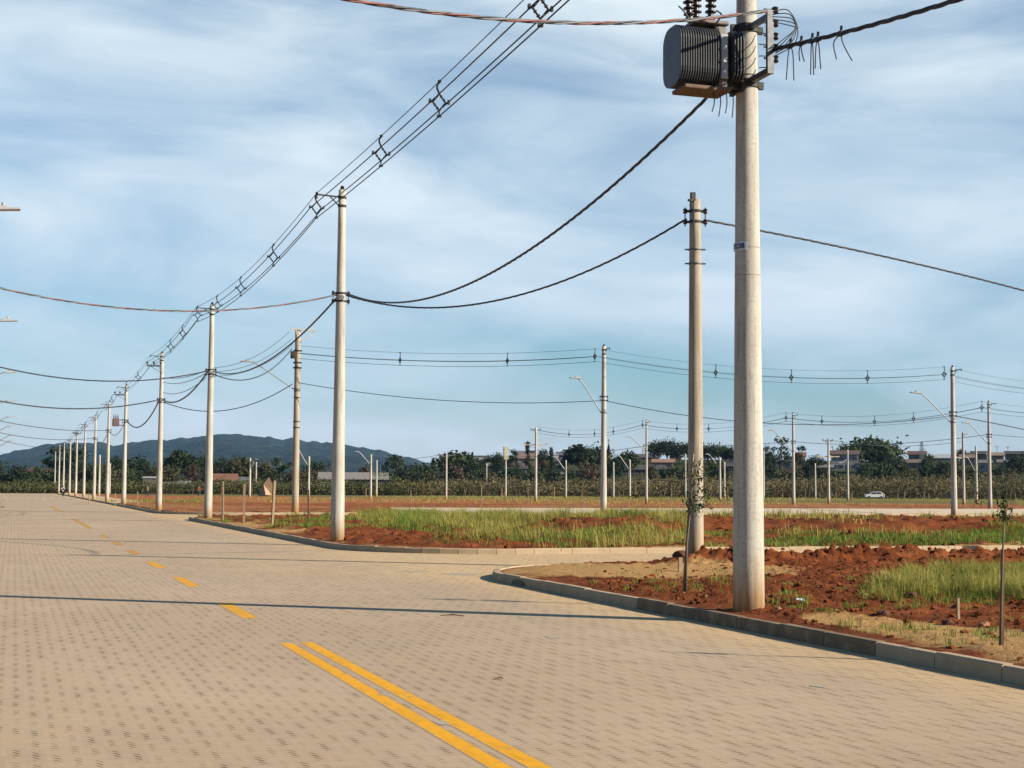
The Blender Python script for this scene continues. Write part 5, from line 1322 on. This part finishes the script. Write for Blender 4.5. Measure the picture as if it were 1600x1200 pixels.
house(439, None, 20, 370, 1.6, .4, (.3, .29, .27), PALE, 'low pale shed left of the frame top pole', name='shed', cat='shed')
house(498, None, 22, 372, 1.7, .5, (.3, .29, .27), (.6, .6, .6), 'low white roofed shed between frame top pole and second pole', name='shed', cat='shed')
house(552, None, 106, 396, 3.4, 1.7, (.10, .095, .09), (.40, .37, .33), 'long low shed with a broad grey roof below the hill', depth=14, nwin=6, name='long_shed', cat='shed', door=False)
house(122, 746, 14, 0, 2.4, 1.0, (.30, .12, .10), (.24, .08, .06), 'reddish house behind the farthest roadside poles')
house(62, 747, 40, 0, 2.2, 1.0, (.22, .16, .13), (.22, .10, .08), 'long dim house beyond the road end')
# hillside houses
HS = [(720, 737, 22, 2.6, 1.3, (.45, .38, .32), DRK, 'small dim house at the left end of the slope', 2, 1, 'gable'),
      (752, 718, 24, 2.4, .4, PALE, (.62, .64, .66), 'white flat roofed house on the left ridge', 2, 1, 'flat'),
      (727, 731, 9, 2.8, .6, (.62, .60, .56), GRY, 'tiny white wall beside the dark tree at left', 1, 1, 'gable'),
      (772, 743, 20, 2.6, 1.2, (.42, .34, .24), (.30, .27, .25), 'tan house below the pole with the pale box', 2, 1, 'gable'),
      (790, 752, 34, 1.5, .3, (.33, .24, .17), (.38, .30, .22), 'long tan garden wall house below the slope', 3, 1, 'flat'),
      (826, 728, 52, 2.4, 1.8, (.40, .29, .25), (.40, .27, .23), 'wide pinkish roofed house with arches beside the crossarm pole', 4, 1, 'hip'),
      (812, 717, 14, 3.0, 1.4, (.60, .59, .57), GRY, 'white gabled house left of the narrow conifer', 1, 1, 'gable'),
      (832, 706, 12, 4.2, .5, (.50, .40, .34), GRY, 'narrow tower like house behind the narrow conifer', 1, 2, 'flat'),
      (858, 727, 26, 2.6, 1.2, (.34, .33, .34), (.42, .43, .45), 'grey roofed house right of the crossarm pole', 3, 1, 'gable'),
      (874, 737, 20, 3.2, 1.0, (.55, .53, .50), DRK, 'whitish house with dark windows right of the crossarm pole', 3, 1, 'gable'),
      (880, 716, 20, 2.6, 1.4, (.20, .21, .24), (.16, .17, .19), 'dark blue grey house on the ridge left of the dome tree', 2, 1, 'gable'),
      (875, 752, 24, 1.8, .6, (.34, .31, .28), (.44, .43, .42), 'low grey house just above the thicket', 2, 1, 'gable'),
      (803, 745, 40, 2.4, .8, (.14, .13, .14), DRK, 'dark row house below the pinkish roofed house', 4, 1, 'gable'),
      (1003, 742, 70, 1.6, 1.4, (.10, .095, .10), (.13, .125, .13), 'long dark roofed warehouse under the pine grove', 5, 1, 'gable'),
      (1036, 733, 32, 2.2, 1.0, (.46, .24, .15), (.50, .30, .20), 'orange house with pale roof under the pine grove', 3, 1, 'gable'),
      (1056, 722, 18, 3.0, 1.2, (.48, .32, .20), (.40, .24, .15), 'tan orange house left of the leafy sapling', 2, 1, 'gable'),
      (1005, 716, 50, 2.0, 1.4, (.13, .12, .13), (.17, .15, .15), 'dark brown roofed hall left of the pine grove', 4, 1, 'gable'),
      (1140, 722, 24, 2.8, 1.0, (.30, .30, .32), (.24, .25, .27), 'grey house left of the transformer pole', 2, 1, 'gable'),
      (1146, 741, 26, 2.4, 1.0, (.12, .12, .13), DRK, 'dark house below the grey house near the transformer pole', 2, 1, 'gable'),
      (1213, 716, 14, 2.4, .8, (.42, .38, .34), GRY, 'small pale house under the eucalyptus, left one', 1, 1, 'gable'),
      (1233, 716, 16, 2.6, .5, (.30, .44, .40), (.35, .5, .46), 'small pale green house under the eucalyptus', 2, 1, 'flat'),
      (1216, 734, 44, 2.6, .4, (.17, .16, .17), (.33, .33, .34), 'dark long house with a thin pale roof under the eucalyptus', 4, 1, 'flat'),
      (1249, 727, 18, 3.0, 1.3, (.52, .44, .32), (.34, .17, .11), 'cream house with reddish roof left of the crossarm pole', 3, 1, 'gable'),
      (1290, 742, 22, 2.2, .8, (.25, .24, .25), (.32, .31, .31), 'grey house at the foot of the crossarm pole', 2, 1, 'gable'),
      (1320, 736, 42, 5.2, 1.2, (.58, .56, .54), (.20, .14, .12), 'white two storey house left of the broad domed tree', 4, 2, 'gable'),
      (1345, 741, 18, 3.0, .4, (.55, .53, .50), GRY, 'white box house at the foot of the broad domed tree', 2, 1, 'flat'),
      (1382, 723, 34, 2.4, 1.0, (.28, .26, .26), (.35, .33, .32), 'grey roofed house below the crown of the domed tree', 3, 1, 'gable'),
      (1433, 722, 26, 2.6, 1.2, (.28, .25, .23), (.22, .12, .10), 'brown house left of the lattice tower', 3, 1, 'gable'),
      (1428, 733, 30, 2.0, 1.0, (.38, .29, .22), (.30, .24, .20), 'tan roofed house in front of the lattice tower', 3, 1, 'gable'),
      (1474, 718, 34, 2.6, 1.5, (.35, .34, .35), (.66, .67, .68), 'house with a bright white roof left of the tallest right pole', 3, 1, 'gable'),
      (1484, 711, 26, 2.2, 1.2, (.28, .24, .22), (.22, .16, .14), 'brown house on the ridge behind the white roof', 2, 1, 'gable'),
      (1512, 727, 22, 2.4, 1.1, (.36, .27, .21), (.40, .26, .19), 'orange roofed house between the two right hand lamp poles', 2, 1, 'gable'),
      (1530, 721, 24, 2.6, 1.0, (.25, .24, .25), DRK, 'dark roofed house behind the two right hand lamp poles', 2, 1, 'gable'),
      (1556, 725, 24, 2.8, 1.0, (.44, .31, .22), (.46, .34, .25), 'tan roofed house right of the rightmost far pole', 2, 1, 'gable'),
      (1540, 738, 18, 2.8, .9, (.58, .57, .55), GRY, 'white house at the foot of the rightmost far pole', 2, 1, 'gable'),
      (1567, 737, 14, 2.8, .8, (.56, .53, .40), (.3, .28, .25), 'cream house right of the rightmost far pole', 2, 1, 'gable'),
      (1586, 721, 30, 2.6, 1.0, (.20, .19, .20), DRK, 'dark long house at the right edge ridge', 3, 1, 'gable')]
for (px, py, wp, hw, hr, wc, rc, lab, nw, st, kd) in HS: house(px, py, wp, 0, hw, hr, wc, rc, lab, nwin=nw, storeys=st, kind=kd)
# church steeple
p = far_pt(951, 560); t = thing('church_steeple', p, 'church steeple with dark pyramid spire and a cross on the skyline', 'church')
zb = z_at(951, 712, p.x, p.y); zt = z_at(951, 692, p.x, p.y); wd = 7.5 * 560 / F
b = MB(); b.box((p.x, p.y, (p.z - 1 + zb) / 2), (wd, wd, zb - p.z + 1)); b.build('tower', wallmat((.45, .40, .33)), t)
b = MB(); b.lathe((p.x, p.y, zb), [(wd * .82, 0), (wd * .5, (zt - zb) * .35), (.05, zt - zb)], 4); b.build('spire', roofmat(DRK), t)
b = MB(); b.box((p.x, p.y, zt + .7), (.16, .16, 1.6)); b.box((p.x, p.y, zt + .95), (.9, .16, .16)); b.build('cross', M_DARK, t)
b = MB(); b.box((p.x - .2, p.y - wd / 2 - .02, zb - 1.3), (.7, .08, 1.4)); b.build('belfry_opening', M_GLASS, t)
# lattice tower and small ridge poles
p = far_pt(1441, 520); zt = z_at(1441, 690, p.x, p.y); t = thing('lattice_tower', p, 'thin grey lattice tower on the right hand ridge', 'tower'); b = MB(); hh = zt - p.z
for sx_ in (-1, 1):
    for sy_ in (-1, 1): b.bar(p + Vector((sx_ * .9, sy_ * .9, -.5)), p + Vector((sx_ * .2, sy_ * .2, hh)), .12)
for i in range(9):
    z0_ = hh * i / 9; z1_ = hh * (i + 1) / 9; w0 = .9 - .7 * i / 9; w1 = .9 - .7 * (i + 1) / 9
    for sy_ in (-1, 1): b.bar(p + Vector((-w0, sy_ * w0, z0_)), p + Vector((w1, sy_ * w1, z1_)), .07); b.bar(p + Vector((w0, sy_ * w0, z0_)), p + Vector((-w1, sy_ * w1, z1_)), .07)
b.build('lattice_frame', M_STEEL, t)
b = MB(); b.bar(p + Vector((-1.4, 0, hh - 1.2)), p + Vector((2.2, 0, hh - 1.2)), .14); b.bar(p + Vector((-1.2, 0, hh - 2.6)), p + Vector((1.4, 0, hh - 2.6)), .14); b.build('crossarm', M_STEEL, t)
for (px, ty, lab) in ((1559, 696, 'small dark ridge pole right of the rightmost far pole'), (1576, 697, 'small dark ridge pole nearest the right edge'), (1411, 702, 'small dark ridge pole right of the broad domed tree')):
    p = far_pt(px, 590); h = z_at(px, ty, p.x, p.y) - p.z; pole('x' + str(px), p, h, lab, .16, .12, M_POLE2, 'small poles on the far ridge', n=8); pins(POLES['x' + str(px)], p.z + h - .4, (1, 0), 2, .8)
# triangular pale mound (tent of earth) left of the frame-top pole
p = ground(419, 775, 0); dd = proj(p)[2]
b = MB(); q = lambda px, py, k=0: at_depth(px, py, dd + k)
b.add([q(403, 775), q(420, 745), q(426, 756), q(425, 774), q(412, 757), q(415, 773, -2), q(418, 774, 3), q(421, 747, 3)], [(0, 4, 5), (4, 1, 2), (4, 2, 3, 5), (0, 5, 3), (0, 6, 7, 1, 4), (1, 7, 2), (7, 6, 3, 2)])
o = b.build('earth_mound', simple('pale_clay', (.50, .36, .24), (.38, .24, .14), 1.2, .95, bmp=.4), origin=p); tag(o, 'pale pointed heap of clay left of the frame top pole', 'earth heap')

# ------------------------------------------------------------------ car, motorbike, people
def car(p, ang, label):
    t = thing('parked_car', p, label, 'car'); Rm = Matrix.Rotation(ang, 3, 'Z')
    def W(x, y, z): return p + Rm @ Vector((x, y, z))
    prof = [(-2.0, .35), (-2.02, .75), (-1.85, .92), (-1.05, 1.02), (-.45, 1.45), (.2, 1.52), (1.2, 1.5), (1.8, 1.05), (1.98, .95), (2.0, .35)]
    b = MB(); b.prism([W(x, -.84, z) for x, z in prof], (0, 0, 0), Rm @ Vector((0, 1.68, 0))); b.build('body', M_WHITE, t, bevel=.08)
    for s in (-1, 1):
        b = MB(); b.prism([W(x, s * .845, z) for x, z in ((-.9, 1.03), (-.42, 1.38), (.25, 1.44), (.25, 1.02))], (0, 0, 0), Rm @ Vector((0, s * .012, 0))); b.build('window', M_GLASS, t)
        b = MB(); b.prism([W(x, s * .845, z) for x, z in ((.35, 1.02), (.35, 1.44), (1.12, 1.42), (1.45, 1.05))], (0, 0, 0), Rm @ Vector((0, s * .012, 0))); b.build('window', M_GLASS, t)
        b = MB(); b.box(W(-2.0, s * .6, .72), (.08, .34, .16), Rm); b.build('headlight', M_LAMP, t)
        for wx in (-1.25, 1.25):
            b = MB(); b.lathe(W(wx, s * .78, .31), [(.31, -.1), (.33, -.06), (.33, .06), (.31, .1)], 16, axis=Rm @ Vector((0, 1, 0))); wh = b.build('wheel', M_TYRE, t)
            b = MB(); b.lathe(W(wx, s * .87, .31), [(.19, -.03), (.19, .03)], 12, axis=Rm @ Vector((0, 1, 0))); b.build('rim', M_STEEL, wh)
    b = MB(); b.add([W(-1.03, -.72, 1.045), W(-1.03, .72, 1.045), W(-.49, .66, 1.445), W(-.49, -.66, 1.445)], [(0, 1, 2, 3)])
    o = b.build('windscreen', M_GLASS, t); so = o.modifiers.new('thick', 'SOLIDIFY'); so.thickness = .03
p = ground(1366, 779.5, 0); car(Vector((p.x, p.y, -.02)), -math.atan2(p.x, p.y) + R(12), 'white car parked at the far edge of the field before the dry thicket')

def person(p, ang, shirt, trous, label, pose='stand'):
    t = thing('person', p, label, 'person'); Rm = Matrix.Rotation(ang, 3, 'Z')
    if pose == 'walk':
        J = {'pel': (0, 0, .95), 'ch': (0, .02, 1.28), 'nk': (0, .02, 1.48), 'hd': (0, .05, 1.62), 'tp': (0, .04, 1.76), 'sl': (-.19, .02, 1.42), 'sr': (.19, .02, 1.42), 'el': (-.25, -.1, 1.15), 'er': (.25, .12, 1.16),
             'hl': (-.25, 0, .92), 'hr': (.24, .3, 1.0), 'kl': (-.1, .16, .52), 'kr': (.1, -.02, .5), 'fl': (-.1, .14, .08), 'fr': (.1, -.28, .12), 'tl': (-.1, .3, .04), 'tr': (.1, -.14, .05), 'pl': (-.1, 0, .9), 'pr': (.1, 0, .9)}
    else:  # seated on the motorbike
        J = {'pel': (0, 0, .82), 'ch': (0, .08, 1.12), 'nk': (0, .14, 1.32), 'hd': (0, .18, 1.46), 'tp': (0, .18, 1.60), 'sl': (-.19, .13, 1.26), 'sr': (.19, .13, 1.26), 'el': (-.27, .32, 1.08), 'er': (.27, .32, 1.08),
             'hl': (-.27, .55, 1.02), 'hr': (.27, .55, 1.02), 'kl': (-.2, .36, .72), 'kr': (.2, .36, .72), 'fl': (-.2, .22, .34), 'fr': (.2, .22, .34), 'tl': (-.2, .38, .30), 'tr': (.2, .38, .30), 'pl': (-.11, .04, .8), 'pr': (.11, .04, .8)}
    rr = {'pel': .15, 'ch': .16, 'nk': .06, 'hd': .10, 'tp': .085, 'sl': .075, 'sr': .075, 'el': .05, 'er': .05, 'hl': .04, 'hr': .04, 'pl': .10, 'pr': .10, 'kl': .07, 'kr': .07, 'fl': .05, 'fr': .05, 'tl': .035, 'tr': .035}
    def skin(name, edges, mat, extra=0.0, parent=t, root='pel'):
        keys = []
        for a, c in edges:
            for q in (a, c):
                if q not in keys: keys.append(q)
        me = bpy.data.meshes.new(name); me.from_pydata([(Rm @ Vector(J[q]))[:] for q in keys], [(keys.index(a), keys.index(c)) for a, c in edges], [])
        o = bpy.data.objects.new(name, me); COL.objects.link(o); o.parent = parent; me.materials.append(mat)
        md = o.modifiers.new('skin', 'SKIN'); md.use_smooth_shade = True
        for i, q in enumerate(keys):
            sv = me.skin_vertices[0].data[i]; sv.radius = (rr[q] + extra, rr[q] + extra); sv.use_root = (q == root)
        sb = o.modifiers.new('sub', 'SUBSURF'); sb.levels = 1; sb.render_levels = 1; return o
    body = [('pel', 'ch'), ('ch', 'nk'), ('nk', 'hd'), ('hd', 'tp'), ('ch', 'sl'), ('ch', 'sr'), ('sl', 'el'), ('el', 'hl'), ('sr', 'er'), ('er', 'hr'), ('pel', 'pl'), ('pel', 'pr'), ('pl', 'kl'), ('pr', 'kr'), ('kl', 'fl'), ('kr', 'fr'), ('fl', 'tl'), ('fr', 'tr')]
    skin('body', body, M_SKIN)
    skin('shirt', [('pel', 'ch'), ('ch', 'sl'), ('ch', 'sr'), ('sl', 'el'), ('sr', 'er')], shirt, .022)
    skin('trousers', [('pel', 'pl'), ('pel', 'pr'), ('pl', 'kl'), ('pr', 'kr'), ('kl', 'fl'), ('kr', 'fr')], trous, .018)
    b = MB(); hd = p + Rm @ Vector(J['tp']); b.lathe(hd - Vector((0, 0, .08)), [(.105, 0), (.11, .06), (.085, .12), (.03, .15)], 12); b.build('hair', M_BLACK, t, smooth=True)
    return t
M_RED = simple('red_cloth', (.50, .035, .023), (.38, .03, .03), 8, .85); M_BLUEJ = simple('dark_cloth', (.035, .04, .06), (.05, .05, .065), 8, .9); M_PALECL = simple('pale_cloth', (.5, .53, .56), (.42, .45, .48), 8, .9)
p = ground(310, 776.5, 0); p.z = -.03; person(p, -.6, M_RED, M_BLUEJ, 'person in a red shirt walking on the orange field', 'walk')
p = ground(230, 776.5, 0); p.z = -.03; person(p, .9, M_BLUEJ, M_BLUEJ, 'person in dark clothes walking on the field left of the fourth pole', 'walk')
p = Vector((ROWX - 1.35, y_on_line(98.5, 771, ROWX - 1.35), 0)); ang = R(180 - 8)
Rm = Matrix.Rotation(ang, 3, 'Z'); t = thing('motorcycle', p, 'motorcycle ridden along the far kerb beside the roadside poles', 'motorcycle')
W = lambda x, y, z: p + Rm @ Vector((x, y, z))
for wy in (-.62, .68):
    b = MB(); b.lathe(W(0, wy, .31), [(.24, -.05), (.31, -.03), (.31, .03), (.24, .05)], 16, axis=Rm @ Vector((1, 0, 0))); wh = b.build('wheel', M_TYRE, t)
    b = MB(); b.lathe(W(0, wy, .31), [(.2, -.02), (.2, .02)], 12, axis=Rm @ Vector((1, 0, 0))); b.build('rim', M_STEEL, wh)
b = MB(); b.tube([W(0, -.62, .31), W(0, -.2, .45), W(0, .35, .75), W(0, .6, .62)], .06, 8); b.box(W(0, .02, .42), (.26, .4, .3), Rm); b.build('frame', M_DARK, t, bevel=.02)
b = MB(); b.box(W(0, .25, .80), (.26, .45, .2), Rm); b.build('fuel_tank', M_PALECL, t, bevel=.05)
b = MB(); b.box(W(0, -.25, .76), (.26, .7, .09), Rm); b.build('seat', M_BLACK, t, bevel=.03)
b = MB(); b.tube([W(-.32, .48, 1.0), W(0, .55, .98), W(.32, .48, 1.0)], .02, 6); b.tube([W(0, .55, .98), W(0, .68, .31)], .03, 6); b.build('handlebar', M_STEEL, t)
b = MB(); b.lathe(W(0, .66, .88), [(.05, -.06), (.09, .06)], 10, axis=Rm @ Vector((0, 1, 0))); b.build('headlight', M_LAMP, t)
person(p, ang, M_PALECL, M_BLUEJ, 'motorcyclist in a pale grey jacket riding beside the far poles', 'ride')

# ------------------------------------------------------------------ haze: one closed box of thin even air
b = MB(); b.box((0, 0, 246), (16000, 16000, 502)); hz_ = b.build('haze', M_WIRE); hz_.data.materials.clear()
hm = bpy.data.materials.new('thin_air'); hm.use_nodes = True; t = hm.node_tree; t.nodes.clear()
pv = t.nodes.new('ShaderNodeVolumePrincipled'); pv.inputs['Color'].default_value = (.34, .62, 1.0, 1); pv.inputs['Density'].default_value = .000038; pv.inputs['Anisotropy'].default_value = .1
ou = t.nodes.new('ShaderNodeOutputMaterial'); t.links.new(pv.outputs[0], ou.inputs['Volume']); hz_.data.materials.append(hm)
tag(hz_, 'thin blue haze over the fields and hill', 'haze', kind='stuff')
print('objects', len(bpy.data.objects))
